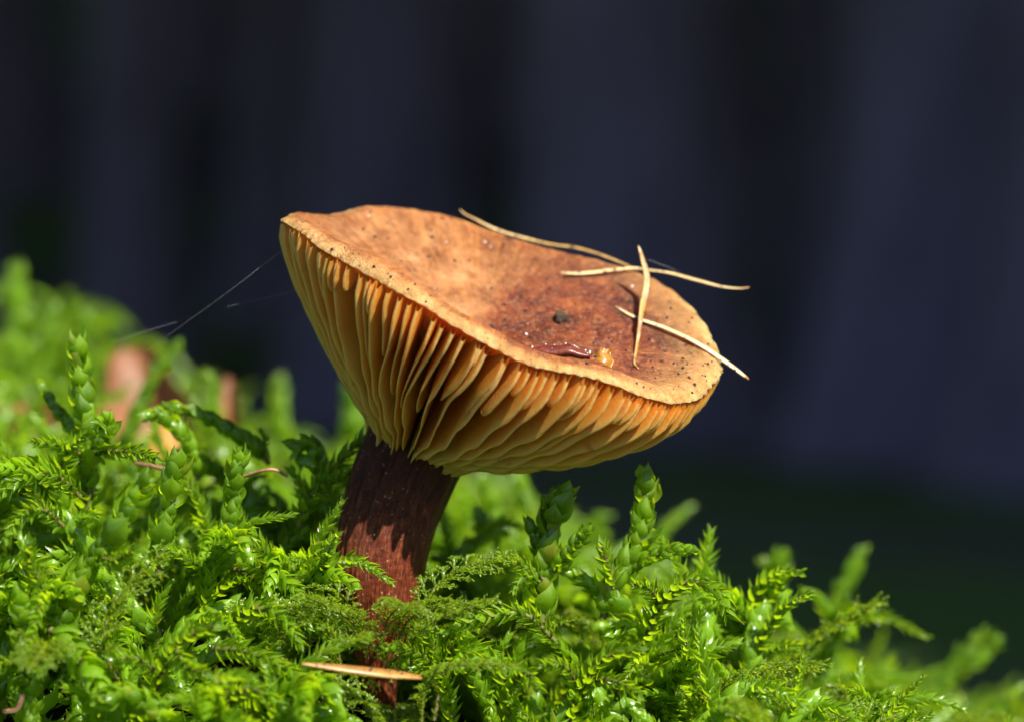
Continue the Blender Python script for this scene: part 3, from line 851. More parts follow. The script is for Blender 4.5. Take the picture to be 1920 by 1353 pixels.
def leaf_frames(path, L0, rad0, ang, step, g, tip_close=True, jitter=1.0, start=0.0, phase=None):
    """spiral of leaf matrices up a shoot; L0/rad0/ang are functions of position 0..1"""
    path, Ltot = resample(np.asarray(path, float), 64)
    T, Nn, B = frames(path)
    n = max(4, int(Ltot*(1-start)/step))
    out = []; ph = g.random()*6.28 if phase is None else phase
    for k in range(n):
        s = start+(1-start)*(k+.5)/n
        i = min(62, int(s*63)); f = s*63-i
        p = path[i]*(1-f)+path[i+1]*f; t = T[i]
        a = ph+k*2.39996+g.normal()*.12*jitter
        rdir = math.cos(a)*Nn[i]+math.sin(a)*B[i]
        an = ang(s)+g.normal()*.08*jitter
        y = math.cos(an)*t+math.sin(an)*rdir
        z = -(math.cos(an)*rdir-math.sin(an)*t)
        x = np.cross(y, z)
        L = L0(s)*(1+.10*g.normal()*jitter)
        Mx = np.eye(4)
        tw = g.normal()*.10*jitter
        x2 = x*math.cos(tw)+z*math.sin(tw); z2 = np.cross(x2, y)
        Mx[:3, 0] = x2*L; Mx[:3, 1] = y*L; Mx[:3, 2] = z2*L; Mx[:3, 3] = p+rdir*rad0(s)
        out.append((Mx, s))
    return out
def join_leaves(mats, kind, g):
    V0, F0 = LEAF[kind]
    A = np.array([m for m, _ in mats])
    V = np.einsum('nij,kj->nki', A[:, :3, :3], V0)+A[:, None, :3, 3]
    n, k = V.shape[:2]
    F = (F0[None]+(np.arange(n)*k)[:, None, None]).reshape(-1, 4)
    rm = np.tile(np.abs(V0[:, 0])/max(1e-6, np.abs(V0[:, 0]).max()), n)
    if kind in ('spoon', 'blade'): rm = np.tile(leaf_rim(5, len(V0)//5), n)
    var = np.repeat(g.random(n), k)+rm*0; al = np.repeat(np.array([s for _, s in mats]), k)
    return V.reshape(-1, 3), F, var, al, rm
class Acc:
    def __init__(s): s.V, s.F, s.v, s.a, s.r, s.n = [], [], [], [], [], 0
    def add(s, V, F, var, al, rm):
        s.V.append(V); s.F.append(F+s.n); s.v.append(var); s.a.append(al); s.r.append(rm); s.n += len(V)
    def mesh(s, name, mat):
        return mesh_from(name, np.vstack(s.V), np.vstack(s.F), mat, True, {'var': np.concatenate(s.v), 'along': np.concatenate(s.a), 'rim': np.concatenate(s.r)})
mm = .001
def feather_variant(seed, low=False):
    """plump feather moss: arching main shoot with overlapping spoon leaves and tapering side branches"""
    g = np.random.default_rng(100+seed)
    H = (12+5*g.random())*mm; arch = (2+9*g.random())*mm; droop = g.random()*5*mm
    bend = g.normal()*2*mm
    main = catmull([(0, 0, 0), (arch*.12, bend*.3, H*.42), (arch*.45, bend, H*.82), (arch, bend*1.2, H), (arch*1.0+4*mm*g.random()+1*mm, bend, H-droop*.6)], 60)
    acc = Acc(); st = []
    ks, kb = ('spoon_low', 'blade_low') if low else ('spoon', 'blade')
    Lm = (1.9+.5*g.random())*mm
    ms = leaf_frames(main, lambda s: Lm*(.8+.35*math.sin(math.pi*min(1, s*1.05)))*(1-.35*max(0, s-.85)/.15), lambda s: .22*mm, lambda s: .48-.22*s, .24*mm, g)
    acc.add(*join_leaves(ms, ks, g))
    P, L = resample(main, 60); st.append(tube(P, np.linspace(.24, .10, 60)*mm, 5))
    T, Nn, B = frames(P)
    nb = int(4+4*g.random())
    side = 1
    for b in range(nb):
        s = .22+.70*(b+.5)/nb
        i = int(s*59); side = -side
        t = T[i]; lat = np.cross(t, [0, 0, 1.0]) + g.normal(size=3)*.45; lat -= t*lat.dot(t); lat /= np.linalg.norm(lat)
        d = t*(.55+.3*g.random())+lat*side; d /= np.linalg.norm(d)
        bl = (6+6*g.random())*mm*(1-.45*abs(s-.5)*2*.8)
        dr = np.array([0, 0, -1.])*bl*(.02+.28*g.random())
        path = catmull([P[i], P[i]+d*bl*.5+np.array([0, 0, .3*mm]), P[i]+d*bl+dr], 24)
        lb = (1.5+.5*g.random())*mm
        bm_ = leaf_frames(path, lambda u: lb*(1.05-.6*u**1.5), lambda u: .09*mm, lambda u: .66-.36*u, .20*mm, g, start=.05)
        acc.add(*join_leaves(bm_, kb if g.random() < .85 else ks, g))
        st.append(tube(resample(path, 8)[0], np.linspace(.12, .05, 8)*mm, 4))
    return acc, st
def fern_variant(seed, low=False):
    """fern-like moss: flat twice-feathered frond of tiny leaves"""
    g = np.random.default_rng(300+seed)
    Lf = (11+5*g.random())*mm
    rise = .35+.5*g.random()
    main = catmull([(0, 0, 0), (Lf*.15, 0, Lf*.30*rise*1.6), (Lf*.5, g.normal()*mm, Lf*.5*rise*1.2), (Lf, g.normal()*1.5*mm, Lf*.45*rise)], 60)
    acc = Acc(); st = []
    P, L = resample(main, 60); T, Nn, B = frames(P)
    st.append(tube(P, np.linspace(.17, .06, 60)*mm, 5))
    acc.add(*join_leaves(leaf_frames(P, lambda s: .55*mm, lambda s: .10*mm, lambda s: .55, .16*mm, g), 'tiny', g))
    nb = 10
    for b in range(nb):
        s = .10+.88*(b+.5)/nb; i = int(s*59)
        for side in (-1, 1):
            t = T[i]; lat = np.cross(t, [0, 0, 1.0]); lat /= np.linalg.norm(lat)
            d = t*(.75+.15*g.random())+lat*side+np.array([0, 0, .12*g.normal()]); d /= np.linalg.norm(d)
            bl = (4.2*math.sin(math.pi*min(1, .12+.88*s))**.7+.5)*mm*(.8+.35*g.random())
            path = catmull([P[i], P[i]+d*bl*.5+np.array([0, 0, .12*bl]), P[i]+d*bl+np.array([0, 0, -.12*bl])], 20)
            Q, bL = resample(path, 20); Tq, _, _ = frames(Q)
            acc.add(*join_leaves(leaf_frames(Q, lambda u: .60*mm*(1.1-.45*u), lambda u: .05*mm, lambda u: .42, .15*mm, g), 'tiny', g))
            st.append(tube(Q[::4], np.linspace(.09, .04, 5)*mm, 4))
            if low: continue
            ns = max(2, int(bL/(1.0*mm)))
            for c in range(ns):
                j = int((.15+.75*(c+.5)/ns)*19)
                for sd in (-1, 1):
                    l2 = np.cross(Tq[j], [0, 0, 1.0]); l2 /= np.linalg.norm(l2)+1e-9
                    d2 = Tq[j]*1.0+l2*sd+np.array([0, 0, .35*g.normal()]); d2 /= np.linalg.norm(d2)
                    sl = 1.25*mm*(1-.6*c/ns)*(.8+.4*g.random())
                    q2 = np.stack([Q[j], Q[j]+d2*sl*.5+np.array([0, 0, .05*sl]), Q[j]+d2*sl])
                    acc.add(*join_leaves(leaf_frames(q2, lambda u: .42*mm*(1.1-.4*u), lambda u: .02*mm, lambda u: .36, .16*mm, g), 'tiny', g))
    return acc, st
def pack_tubes(name, st, mat):
    VV, FF, o = [], [], 0
    for v, f in st: VV.append(v); FF.append(f+o); o += len(v)
    return mesh_from(name, np.vstack(VV), np.vstack(FF), mat)
FEATHER = []; FERN = []
for s in range(14):
    a, st = feather_variant(s)
    FEATHER.append((pack_tubes('stem', st, M['moss_stem']), a.mesh('leaves', M['moss'])))
for s in range(6):
    a, st = fern_variant(s)
    FERN.append((pack_tubes('stem', st, M['moss_stem']), a.mesh('leaves', M['fern'])))

# ---- shoots that can be told apart, each leaf an object of its own
HERO_LEAF = []
for k in range(5):
    gk = np.random.default_rng(50+k)
    V0, F0 = leaf_grid(7, 9, .37+.04*gk.normal(), .16+.03*gk.normal(), .75, 4.2, .13+.04*gk.normal())
    V0 = V0+np.stack([gk.normal(size=len(V0))*.008, np.zeros(len(V0)), gk.normal(size=len(V0))*.012], -1)
    HERO_LEAF.append(mesh_from('leaf', V0, F0, M['moss'], True, {'var': np.zeros(len(V0)), 'along': V0[:, 1]*.6, 'rim': leaf_rim(7, len(V0)//7)}))
HERO_BLADE = []
for k in range(4):
    gk = np.random.default_rng(70+k)
    V0, F0 = leaf_grid(7, 8, .26+.03*gk.normal(), .10, .42, 2.0, -.09)
    V0 = V0+np.stack([gk.normal(size=len(V0))*.008, np.zeros(len(V0)), gk.normal(size=len(V0))*.010], -1)
    HERO_BLADE.append(mesh_from('leaf', V0, F0, M['moss'], True, {'var': np.zeros(len(V0)), 'along': V0[:, 1]*.6, 'rim': leaf_rim(7, len(V0)//7)}))
hero_n = 0
def hero(label, branches, group=None, seed=0, cat='moss shoot'):
    """branches: list of (pixel path base->tip, y base, y tip, width px, style)"""
    g = np.random.default_rng(900+seed)
    b0 = branches[0]
    base = W(b0[0][0][0], b0[0][0][1], b0[1]*(1.5 if b0[1] > .03 else 1))
    root = empty('moss_shoot', tuple(base)); tag(root, label, cat, group)
    for bi, (pix, y0, y1, wpx, style) in enumerate(branches):
        if y0 > .03: y0, y1, wpx = y0*1.5, y1*1.5, wpx*1.1
        n = len(pix)
        pts = np.array([W(px, py, y0+(y1-y0)*k/(n-1)) for k, (px, py) in enumerate(pix)])-base
        path = catmull(pts, 50)
        P, L = resample(path, 30)
        r = .13*wpx*PX
        tv, tf = tube(P, np.linspace(r, r*.55, 30), 8)
        br = obj('branch' if bi else 'main_stem', mesh_from('stem', tv, tf, M['moss_stem']), root)
        if style == 'catkin':     # plump, leaves pressed close
            LL = wpx*PX*.95
            fr = leaf_frames(path, lambda s: LL*(.98-.12*s)*(1-.25*max(0, (s-.8)/.2)), lambda s: r*(1-.35*s), lambda s: .52-.12*s-.10*max(0, (s-.9)/.1), LL*.125, g, start=0.0, jitter=1.9)
            meshes = HERO_LEAF
        elif style == 'spindle':  # pointed, smooth
            LL = wpx*PX*1.25
            fr = leaf_frames(path, lambda s: LL*(.9-.25*s**2), lambda s: r*.9*(1-.6*s), lambda s: .26-.20*s, LL*.16, g, jitter=.6)
            meshes = HERO_LEAF
        else:                     # 'open': leaves standing off
            LL = wpx*PX*.92
            fr = leaf_frames(path, lambda s: LL*(1-.30*s**2), lambda s: r*.8*(1-.4*s), lambda s: .72-.36*s, LL*.105, g)
            meshes = HERO_BLADE
        for Mx, s in fr:
            lf = obj('leaf', meshes[int(g.integers(len(meshes)))], br)
            lf.matrix_local = Matrix(Mx.tolist())
    return root
exec_heroes = []
hero('upright glossy moss shoot with a plump tip and a dark side shoot', [
    ([(165, 960), (168, 880), (163, 800), (152, 720), (142, 650)], .004, .002, 60, 'catkin'),
    ([(175, 865), (140, 810), (108, 768), (80, 727)], .006, .007, 38, 'spindle'),
    ([(165, 862), (140, 845), (100, 832), (66, 830)], .003, -.002, 34, 'open'),
    ([(178, 850), (215, 845), (255, 848), (290, 858)], .002, -.003, 36, 'open'),
    ([(172, 840), (190, 825), (205, 805), (200, 788), (186, 790), (188, 802)], .000, -.003, 30, 'catkin')], seed=1)
hero('dark moss shoot bent over to a blunt curled head beside the pointed dark shoot', [
    ([(372, 900), (362, 850), (338, 812), (305, 782), (272, 778)], .010, .008, 40, 'catkin'),
    ([(350, 830), (342, 795), (330, 775), (308, 758)], .010, .010, 24, 'open')], seed=2)
hero('dark pointed moss shoot leaning out like a spindle above the shaded moss', [
    ([(505, 870), (478, 838), (430, 805), (385, 780), (336, 763)], .012, .010, 42, 'spindle'),
    ([(490, 850), (497, 822), (487, 806)], .012, .012, 22, 'open')], seed=3)
hero('bright upright moss shoot with pointed standing leaves in the sunlit carpet', [
    ([(297, 1075), (305, 1010), (318, 940), (330, 866)], -.004, -.006, 58, 'catkin')], seed=4)
hero('wet silvery upright moss shoot at the border of the cap shadow', [
    ([(420, 1090), (428, 1010), (440, 930), (447, 852)], -.001, -.003, 54, 'catkin'),
    ([(424, 1060), (470, 1080), (500, 1105), (512, 1128)], -.002, -.008, 40, 'open')], seed=5)
hero('shaded moss shoot coiled into a round green knob beside the stem', [
    ([(612, 930), (604, 890), (598, 855), (584, 836), (566, 836), (562, 850), (574, 856), (579, 848)], .008, .006, 44, 'catkin')], seed=6)
hero('dark ragged moss shoot reaching up towards the stem with a torn tip', [
    ([(560, 985), (580, 930), (618, 885), (650, 850), (675, 824)], .006, .005, 46, 'open'),
    ([(585, 925), (620, 900), (665, 880)], .005, .003, 34, 'open'),
    ([(575, 940), (560, 900), (545, 880)], .006, .006, 30, 'open')], seed=7)
hero('broad pale moss shoot leaning across the sunlit carpet to a curled tip', [
    ([(110, 1240), (128, 1130), (165, 1060), (220, 985), (272, 904)], -.012, -.016, 58, 'catkin'),
    ([(135, 1120), (90, 1110), (60, 1060), (55, 1020)], -.014, -.018, 40, 'open'),
    ([(180, 1040), (215, 1050), (250, 1030)], -.014, -.019, 34, 'open')], seed=8)
hero('arching moss branch dropping outwards over dark gaps with yellow tips', [
    ([(150, 930), (110, 895), (55, 892), (5, 925)], -.002, -.008, 40, 'open'),
    ([(118, 985), (80, 955), (40, 968), (12, 1010)], -.010, -.016, 36, 'open')], seed=9)
hero('squat upright moss shoot with a blunt double head and spreading side branches', [
    ([(1015, 1165), (1018, 1090), (1030, 1010), (1045, 960), (1058, 926)], .000, .000, 58, 'catkin'),
    ([(1022, 1070), (1012, 1030), (1000, 1000), (993, 980)], .001, .001, 32, 'catkin'),
    ([(1035, 1075), (1060, 1040), (1085, 1012), (1104, 992)], -.001, -.003, 34, 'catkin'),
    ([(1018, 1085), (985, 1062), (955, 1050), (926, 1046)], -.001, -.003, 32, 'open'),
    ([(1012, 1090), (990, 1080), (972, 1092), (963, 1108)], -.002, -.003, 24, 'open'),
    ([(1030, 985), (1026, 960), (1034, 925)], .001, .000, 26, 'catkin')], seed=10)
hero('tall upright moss shoot with a shiny rounded tip and one arm stretched sideways', [
    ([(1130, 1160), (1145, 1105), (1180, 1050), (1200, 990), (1207, 940), (1205, 896)], .000, .000, 54, 'catkin'),
    ([(1190, 1052), (1225, 1042), (1260, 1032), (1297, 1030)], .000, -.003, 30, 'catkin'),
    ([(1150, 1105), (1145, 1070), (1135, 1045), (1130, 1022)], -.002, -.003, 38, 'open')], seed=11)
hero('arching moss shoot with glassy leaf tips at the crown of the lit bank', [
    ([(1210, 1200), (1240, 1130), (1290, 1090), (1345, 1110), (1365, 1150)], -.004, -.009, 44, 'open'),
    ([(1240, 1140), (1220, 1105), (1190, 1095)], -.004, -.008, 32, 'open')], seed=12)
hero('long feathered moss shoot sweeping down beside the blurred green hollow', [
    ([(1040, 1200), (980, 1150), (900, 1160), (830, 1185), (800, 1215)], -.006, -.011, 38, 'open'),
    ([(1000, 1165), (960, 1145), (920, 1150)], -.004, -.006, 28, 'open')], seed=13)
hero('long curved moss branch with overlapping scale leaves hanging over the dark hollow', [
    ([(430, 1170), (480, 1140), (530, 1160), (562, 1205)], -.010, -.014, 42, 'open'),
    ([(400, 1215), (460, 1220), (520, 1245), (580, 1285)], -.014, -.018, 42, 'open')], seed=14)
hero('slim ragged moss shoot rising straight beside the foot of the stem', [
    ([(628, 1225), (612, 1160), (592, 1100), (578, 1060)], -.002, -.003, 34, 'open'),
    ([(612, 1165), (590, 1145), (562, 1152)], -.003, -.005, 20, 'open')], seed=15)
hero('bowed moss shoot with wet yellow leaves in the front of the sunlit carpet', [
    ([(262, 1400), (292, 1290), (335, 1205), (400, 1172)], -.014, -.018, 50, 'open'),
    ([(300, 1265), (260, 1235), (215, 1232)], -.016, -.020, 40, 'open'),
    ([(330, 1215), (350, 1250), (385, 1262)], -.017, -.021, 38, 'open')], seed=31)
hero('scaly moss branch running down over the front of the bank like a caterpillar', [
    ([(95, 1180), (130, 1215), (165, 1255), (190, 1305)], -.016, -.021, 56, 'catkin'),
    ([(120, 1205), (90, 1225), (68, 1262)], -.017, -.021, 36, 'open')], seed=32)
hero('stout upright moss shoot standing in front of the leaning pale shoot', [
    ([(62, 1400), (60, 1290), (50, 1200), (35, 1120)], -.014, -.016, 54, 'catkin'),
    ([(58, 1270), (25, 1245), (-5, 1250)], -.015, -.019, 36, 'open')], seed=33)
hero('low moss branch with a cup shaped broken end among bright leaves', [
    ([(330, 1400), (290, 1330), (240, 1300), (205, 1305)], -.018, -.022, 52, 'catkin')], seed=34)
hero('spreading moss shoot with rows of scale leaves pointing to the straw piece', [
    ([(420, 1400), (430, 1320), (470, 1290), (520, 1318)], -.017, -.021, 48, 'open'),
    ([(440, 1310), (410, 1290), (370, 1295)], -.018, -.022, 38, 'open')], seed=35)
hero('bright fan of moss branches on the shoulder of the lit bank', [
    ([(1060, 1400), (1085, 1300), (1130, 1235), (1200, 1215)], -.010, -.014, 46, 'open'),
    ([(1100, 1275), (1150, 1275), (1195, 1300)], -.011, -.016, 38, 'open'),
    ([(1090, 1290), (1060, 1250), (1020, 1245)], -.011, -.015, 36, 'open')], seed=36)
hero('moss shoot with drooping shiny branch ends under the blurred green hollow', [
    ([(950, 1400), (955, 1310), (935, 1245), (890, 1235)], -.011, -.014, 44, 'open'),
    ([(952, 1290), (985, 1260), (1010, 1290)], -.012, -.016, 36, 'open')], seed=37)
hero('pale yellow moss shoot rising from the straw piece beside the stem foot', [
    ([(845, 1400), (842, 1320), (825, 1245), (800, 1190)], -.009, -.012, 40, 'open'),
    ([(835, 1280), (800, 1235), (760, 1215), (720, 1215)], -.010, -.014, 32, 'open'),
    ([(828, 1250), (850, 1215), (870, 1190)], -.010, -.012, 30, 'open')], seed=38)
# fronds wrapped round the stem foot
# out of focus behind the mushroom
hero('soft moss shoot with a swollen round head standing behind the lit bank', [
    ([(1455, 1190), (1455, 1120), (1452, 1070), (1468, 1042)], .036, .036, 46, 'catkin'),
    ([(1450, 1080), (1440, 1062), (1432, 1056)], .036, .036, 26, 'catkin')], seed=16)
hero('soft leaning moss shoot with a rounded tip far behind the lit bank', [
    ([(1550, 1180), (1580, 1110), (1612, 1035)], .042, .042, 44, 'catkin')], seed=17)
hero('blurred forked moss shoot leaning away down the slope of the bank', [
    ([(1735, 1330), (1790, 1250), (1845, 1190)], .040, .040, 38, 'catkin'),
    ([(1770, 1280), (1830, 1240), (1868, 1200)], .042, .042, 34, 'catkin')], seed=18)
hero('blurred moss shoot leaning behind the upright glossy shoot', [
    ([(215, 870), (255, 780), (285, 710), (330, 655)], .038, .038, 40, 'catkin')], seed=19)
hero('blurred upright moss shoot in front of a brown leaf', [
    ([(400, 850), (398, 780), (395, 708)], .045, .045, 40, 'catkin')], seed=20)
hero('blurred blunt moss shoot between the dark shoots and the mushroom', [
    ([(525, 880), (525, 800), (523, 725)], .070, .070, 60, 'catkin')], seed=21)
hero('blurred pale moss shoot close behind the mushroom stem', [
    ([(660, 890), (665, 810), (672, 715)], .075, .075, 70, 'catkin')], seed=22)
hero('blurred bright moss shoot behind the squat double headed shoot', [
    ([(935, 1010), (925, 960), (908, 905)], .040, .040, 44, 'catkin'),
    ([(1010, 990), (990, 940), (970, 890)], .042, .042, 40, 'catkin')], seed=23)
hero('large blurred moss tuft rising high on the far side of the bank', [
    ([(30, 720), (35, 620), (28, 520)], .075, .075, 78, 'catkin'),
    ([(60, 740), (85, 660), (95, 600)], .072, .072, 60, 'catkin')], seed=24)
hero('blurred moss shoot beside the high tuft on the far side of the bank', [
    ([(150, 760), (155, 680), (160, 605)], .065, .065, 56, 'catkin')], seed=25)

# ---- the carpet: individual shoots over the visible bank, the rest as one mass
def bank_points(n, x0, x1, y0, y1, mind, g):
    pts = []
    tries = 0
    while len(pts) < n and tries < n*40:
        tries += 1
        x, y = x0+(x1-x0)*g.random(), y0+(y1-y0)*g.random()
        if math.hypot(x-BASE_PT[0], y-BASE_PT[1]) < .0045: continue
        if pts:
            d = np.hypot(np.array(pts)[:, 0]-x, np.array(pts)[:, 1]-y).min()
            if d < mind: continue
        pts.append((x, y))
    return pts
g = np.random.default_rng(77)
def is_fern(x, y):
    px = 960+x/(KPX*(CAM_D+y))
    p = .06
    if 560 < px < 830: p = .75
    if px > 1230: p = .6
    if 830 <= px <= 1230: p = .12
    return p
def placement(x, y, g, fern):
    e = float(env(np.array([x]), np.array([y]))[0])
    yaw = g.random()*2*math.pi
    if fern:
        if g.random() < .6: yaw = -math.pi/2+g.normal()*.9       # most fronds arch towards the light
        sc = .85+.5*g.random(); z = e-6.2*mm*sc+g.normal()*1.0*mm
        rot = (g.normal()*.55, g.normal()*.4-.2, yaw)
    else:
        if g.random() < .45: yaw = -math.pi/2+.3+g.normal()*.8
        sc = .95+.4*g.random(); z = e-15.0*mm*sc+g.normal()*1.6*mm
        rot = (g.normal()*.28, g.normal()*.28, yaw)
    return z, rot, sc
def zone(px, y):
    if px < 260: w = 'around the upright glossy shoot'
    elif px < 520: w = 'around the wet silvery shoot'
    elif px < 640: w = 'between the silvery shoot and the stem'
    elif px < 830: w = 'close round the stem foot'
    elif px < 1110: w = 'around the squat double headed shoot'
    elif px < 1300: w = 'around the shoot with the stretched arm'
    else: w = 'on the slope falling away from the mushroom'
    return w+(', on the front' if y < -.010 else ', behind the crest' if y > .010 else '')
near = bank_points(190, -.064, .056, -.030, .030, .0052, g)
taken = 0
for x, y in near:
    fern = g.random() < is_fern(x, y)
    px = 960+x/(KPX*(CAM_D+y))
    z, rot, sc = placement(x, y, g, fern)
    # keep the sight line to the stem foot and to the straw piece open
    if 950 < px < 1310 and y > -.008: z -= .003
    if px < 240 and y > -.006: z -= .0025
    if 500 < px < 815 and y < -.008: z -= .004
    if px > 1250: z -= .0022+(.0015 if fern else 0)
    if 540 < px < 815 and y < BASE_PT[1]-.002:
        z -= (.004 if fern else .009)+(.006 if y < -.008 else 0); sc *= .8
    if fern:
        st, lf = FERN[int(g.integers(len(FERN)))]
        o = obj('fern_moss', st, None, (x, y, z))
        tag(o, 'feathery fern-like moss frond '+zone(px, y), 'moss frond', 'fern moss fronds on the bank')
    else:
        st, lf = FEATHER[int(g.integers(len(FEATHER)))]
        o = obj('feather_moss', st, None, (x, y, z))
        tag(o, 'arching glossy feather moss shoot '+zone(px, y), 'moss shoot', 'feather moss shoots in the carpet')
    o.rotation_euler = rot; o.scale = (sc, sc, sc)
    tag(obj('leaves', lf, o), kind='stuff')

FOOT = [(708, 1205, -.0090, -1.2, .7), (668, 1195, -.0085, -2.1, .7), (690, 1215, -.0075, -2.6, .7), (745, 1210, -.0080, -.5, .7), (655, 1200, -.0060, 2.6, .8), (795, 1190, -.0065, .4, .85), (640, 1235, -.0095, 3.0, .85), (770, 1230, -.0100, -.2, .85), (735, 1260, -.0115, -1.9, .6), (700, 1370, -.014, -2.8, .8), (790, 1350, -.014, -.3, .8), (600, 1370, -.014, 3.0, .8)]
for k, (px, py, y, yaw, sc) in enumerate(FOOT):
    st, lf = FERN[k % len(FERN)]
    w = W(px, py, y); o = obj('fern_moss', st, None, (w[0], w[1], w[2]-.001))
    o.rotation_euler = (.25*((k % 3)-1), -.25-.2*(k % 2), yaw); o.scale = (sc, sc, sc)
    tag(o, 'small fern-like moss frond wrapped round the foot of the mushroom stem', 'moss frond', 'fern moss fronds at the stem foot')
    tag(obj('leaves', lf, o), kind='stuff')

def moss_mass(name, pts, label, scale_mul=1.0):
    """the moss beyond the told-apart shoots: one object of instanced shoots"""
    n = len(pts)
    P = np.zeros((n, 3)); Rr = np.zeros((n, 3)); S = np.zeros(n); Ix = np.zeros(n, dtype=np.int32)
    for i, (x, y) in enumerate(pts):
        fern = g.random() < is_fern(x, y)*.5
        z, rot, sc = placement(x, y, g, fern)
        if x > .012 and y > .030: z -= .0055
        P[i] = (x, y, z); Rr[i] = rot; S[i] = sc*scale_mul; Ix[i] = (14+int(g.integers(6))) if fern else int(g.integers(14))
    me = bpy.data.meshes.new(name)
    me.vertices.add(n); me.vertices.foreach_set('co', P.astype(np.float32).ravel())
    a = me.attributes.new('rot', 'FLOAT_VECTOR', 'POINT'); a.data.foreach_set('vector', Rr.astype(np.float32).ravel())
    a = me.attributes.new('sc', 'FLOAT', 'POINT'); a.data.foreach_set('value', S.astype(np.float32))
    a = me.attributes.new('ix', 'INT', 'POINT'); a.data.foreach_set('value', Ix)
    o = obj(name, me)
    tag(o, label, 'moss', kind='stuff')
    nt = bpy.data.node_groups.new(name, 'GeometryNodeTree')
    nt.interface.new_socket('Geometry', in_out='INPUT', socket_type='NodeSocketGeometry')
    nt.interface.new_socket('Geometry', in_out='OUTPUT', socket_type='NodeSocketGeometry')
    gi = nt.nodes.new('NodeGroupInput'); go = nt.nodes.new('NodeGroupOutput')
    iop = nt.nodes.new('GeometryNodeInstanceOnPoints')
    jn = nt.nodes.new('GeometryNodeJoinGeometry')
    srcs = VARIANT_OBJS
    for so in srcs[::-1]:
        oi = nt.nodes.new('GeometryNodeObjectInfo'); oi.inputs['Object'].default_value = so; oi.inputs['As Instance'].default_value = True
        nt.links.new(oi.outputs['Geometry'], jn.inputs[0])
    def named(nm, dt):
        q = nt.nodes.new('GeometryNodeInputNamedAttribute'); q.data_type = dt; q.inputs['Name'].default_value = nm
        return q.outputs['Attribute']
    e2r = nt.nodes.new('FunctionNodeEulerToRotation')
    nt.links.new(named('rot', 'FLOAT_VECTOR'), e2r.inputs[0])
    nt.links.new(gi.outputs[0], iop.inputs['Points']); nt.links.new(jn.outputs[0], iop.inputs['Instance'])
    iop.inputs['Pick Instance'].default_value = True
    nt.links.new(named('ix', 'INT'), iop.inputs['Instance Index'])
    nt.links.new(e2r.outputs[0], iop.inputs['Rotation']); nt.links.new(named('sc', 'FLOAT'), iop.inputs['Scale'])
    nt.links.new(iop.outputs[0], go.inputs[0])
    md = o.modifiers.new('scatter', 'NODES'); md.node_group = nt
    return o
VARIANT_OBJS = []
for me in [f[1] for f in FEATHER]+[f[1] for f in FERN]:
    VARIANT_OBJS.append(next(ob for ob in bpy.data.objects if ob.data == me))
# in among the near shoots, then the blurred slopes behind, beside and in front
fill = bank_points(45, -.068, .060, -.036, .034, .0030, g)
back = bank_points(620, -.125, .125, .034, .210, .0052, g)
sides = bank_points(260, -.125, -.068, -.06, .04, .0042, g)+bank_points(260, .060, .125, -.06, .04, .0042, g)
front = bank_points(25, -.060, .050, -.034, -.008, .0050, g)
moss_mass('moss_carpet', fill+front+back+sides, 'dense green moss filling the gaps and the blurred slopes of the bank')

# ------------------------------------------------------------------ litter in the moss
M['straw'] = needle_mat('straw_piece', (.10, .035, .004), (.25, .12, .02), (.40, .25, .08))
_, V, F, at = strap([W(565, 1243, -.0200), W(620, 1250, -.0190), (W(690, 1258, -.0180)), W(745, 1264, -.0168), W(792, 1270, -.0156)], np.array([5, 16, 22, 22, 9])*PX, .0003, (0, -.7, .7), M['straw'])
cc = V.mean(0)
tag(obj('straw_piece', mesh_from('straw_piece', V-cc, F, M['straw'], True, at), None, tuple(cc)), 'pointed tan needle end with black spots lying across the foot of the stem', 'plant litter')
M['dead_leaf'] = simple('dead_leaf', (.09, .03, .008), (.22, .08, .02), 120, .6, .4, .0003)
M['dead_leaf_y'] = simple('dead_leaf_yellow', (.25, .11, .015), (.42, .21, .04), 140, .6, .4, .0003)
def leaf_fn(pix, y0, y1, bow):
    A, B, C, D = [np.array(p, float) for p in pix]
    def fn(u, v):
        uu = u; u = .5+(u-.5)*np.sqrt(np.sin(math.pi*np.clip(.10+.8*v, 0, 1)))*(1+.08*np.sin(v*17))
        q = (A*(1-u)[..., None]+B*u[..., None])*(1-v)[..., None]+(D*(1-u)[..., None]+C*u[..., None])*v[..., None]
        y = y0+(y1-y0)*v+bow*np.sin(u*math.pi)+.0006*np.sin(u*9+v*4)
        d = (CAM_D+y)*KPX
        return np.stack([(q[..., 0]-960)*d, y, (676.5-q[..., 1])*d], -1)
    return fn
thing_sheet('fallen_leaf', leaf_fn([(190, 660), (300, 640), (400, 870), (180, 890)], .090, .082, .006), 14, 14, .0003, M['dead_leaf'], 'blurred brown fallen leaf standing up behind the upright glossy shoot', 'fallen leaf')
thing_sheet('fallen_leaf', leaf_fn([(280, 800), (340, 780), (390, 880), (290, 890)], .066, .060, .003), 14, 14, .0003, M['dead_leaf_y'], 'blurred yellow orange fallen leaf behind the dark bent shoot', 'fallen leaf')
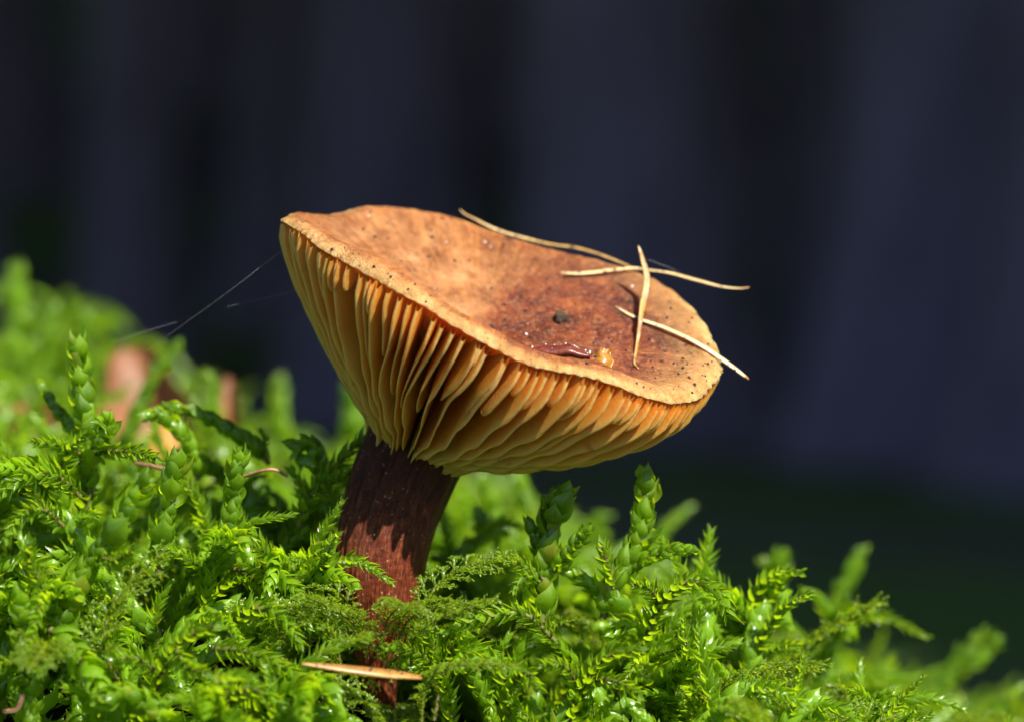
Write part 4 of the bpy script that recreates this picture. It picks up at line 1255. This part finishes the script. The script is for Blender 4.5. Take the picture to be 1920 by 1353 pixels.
thing_sheet('fallen_leaf', leaf_fn([(408, 712), (440, 700), (452, 800), (425, 810)], .085, .082, .002), 10, 10, .0003, M['dead_leaf'], 'blurred narrow pinkish brown leaf behind the spindle shoot', 'fallen leaf')
thing_sheet('fallen_leaf', leaf_fn([(-30, 770), (110, 745), (120, 800), (-30, 830)], .080, .074, .003), 12, 12, .0003, M['dead_leaf'], 'blurred reddish leaf lying low in the far moss', 'fallen leaf')
M['twig'] = simple('thin_stalk', (.16, .06, .04), (.36, .18, .12), 1500, .5)
def stalk(pix, ys, r, label):
    pts = catmull([W(px, py, y) for (px, py), y in zip(pix, ys)], 40)
    v, f = tube(pts, np.full(40, r*PX), 7); c = v.mean(0)
    tag(obj('dry_stalk', mesh_from('dry_stalk', v-c, f, M['twig']), None, tuple(c)), label, 'stalk')
stalk([(255, 868), (290, 874), (330, 884)], [.010, .008, .007], 4, 'pinkish dry stalk lying level between two bright shoots')
stalk([(455, 893), (490, 882), (515, 880), (538, 892)], [.002, .001, .001, .002], 3, 'thin brown arched stalk in the shaded moss by the stem')
stalk([(8, 1333), (30, 1330), (38, 1318), (42, 1303)], [-.028]*4, 2.2, 'thin purple hooked stalk on the sunlit moss')
# spider silk from the cap to the moss
m, nt, p, out = newmat('silk'); p.inputs['Base Color'].default_value = (.75, .75, .8, 1); p.inputs['Roughness'].default_value = .3
M['silk'] = m
def silk(pix, ys, label, r=.09):
    pts = np.array([W(px, py, y) for (px, py), y in zip(pix, ys)])
    pts = catmull(pts, 24)
    v, f = tube(pts, np.full(24, r*PX), 4); c = v.mean(0)
    tag(obj('silk_thread', mesh_from('silk_thread', v-c, f, M['silk']), None, tuple(c)), label, 'silk thread')
silk([(533, 466), (420, 553), (300, 640), (262, 668)], [.0, .002, .006, .008], 'fine silk thread running from the cap edge down to the moss')
silk([(560, 545), (490, 560), (425, 576)], [.002, .004, .006], 'short faint silk thread beside the cap', .07)
silk([(330, 604), (270, 622), (218, 640)], [.006, .006, .006], 'faint beaded silk thread above the brown leaf', .07)
silk([(1215, 487), (1250, 500), (1275, 511)], [.0055, .007, .0095], 'tiny silk thread tied between two needles on the cap', .08)
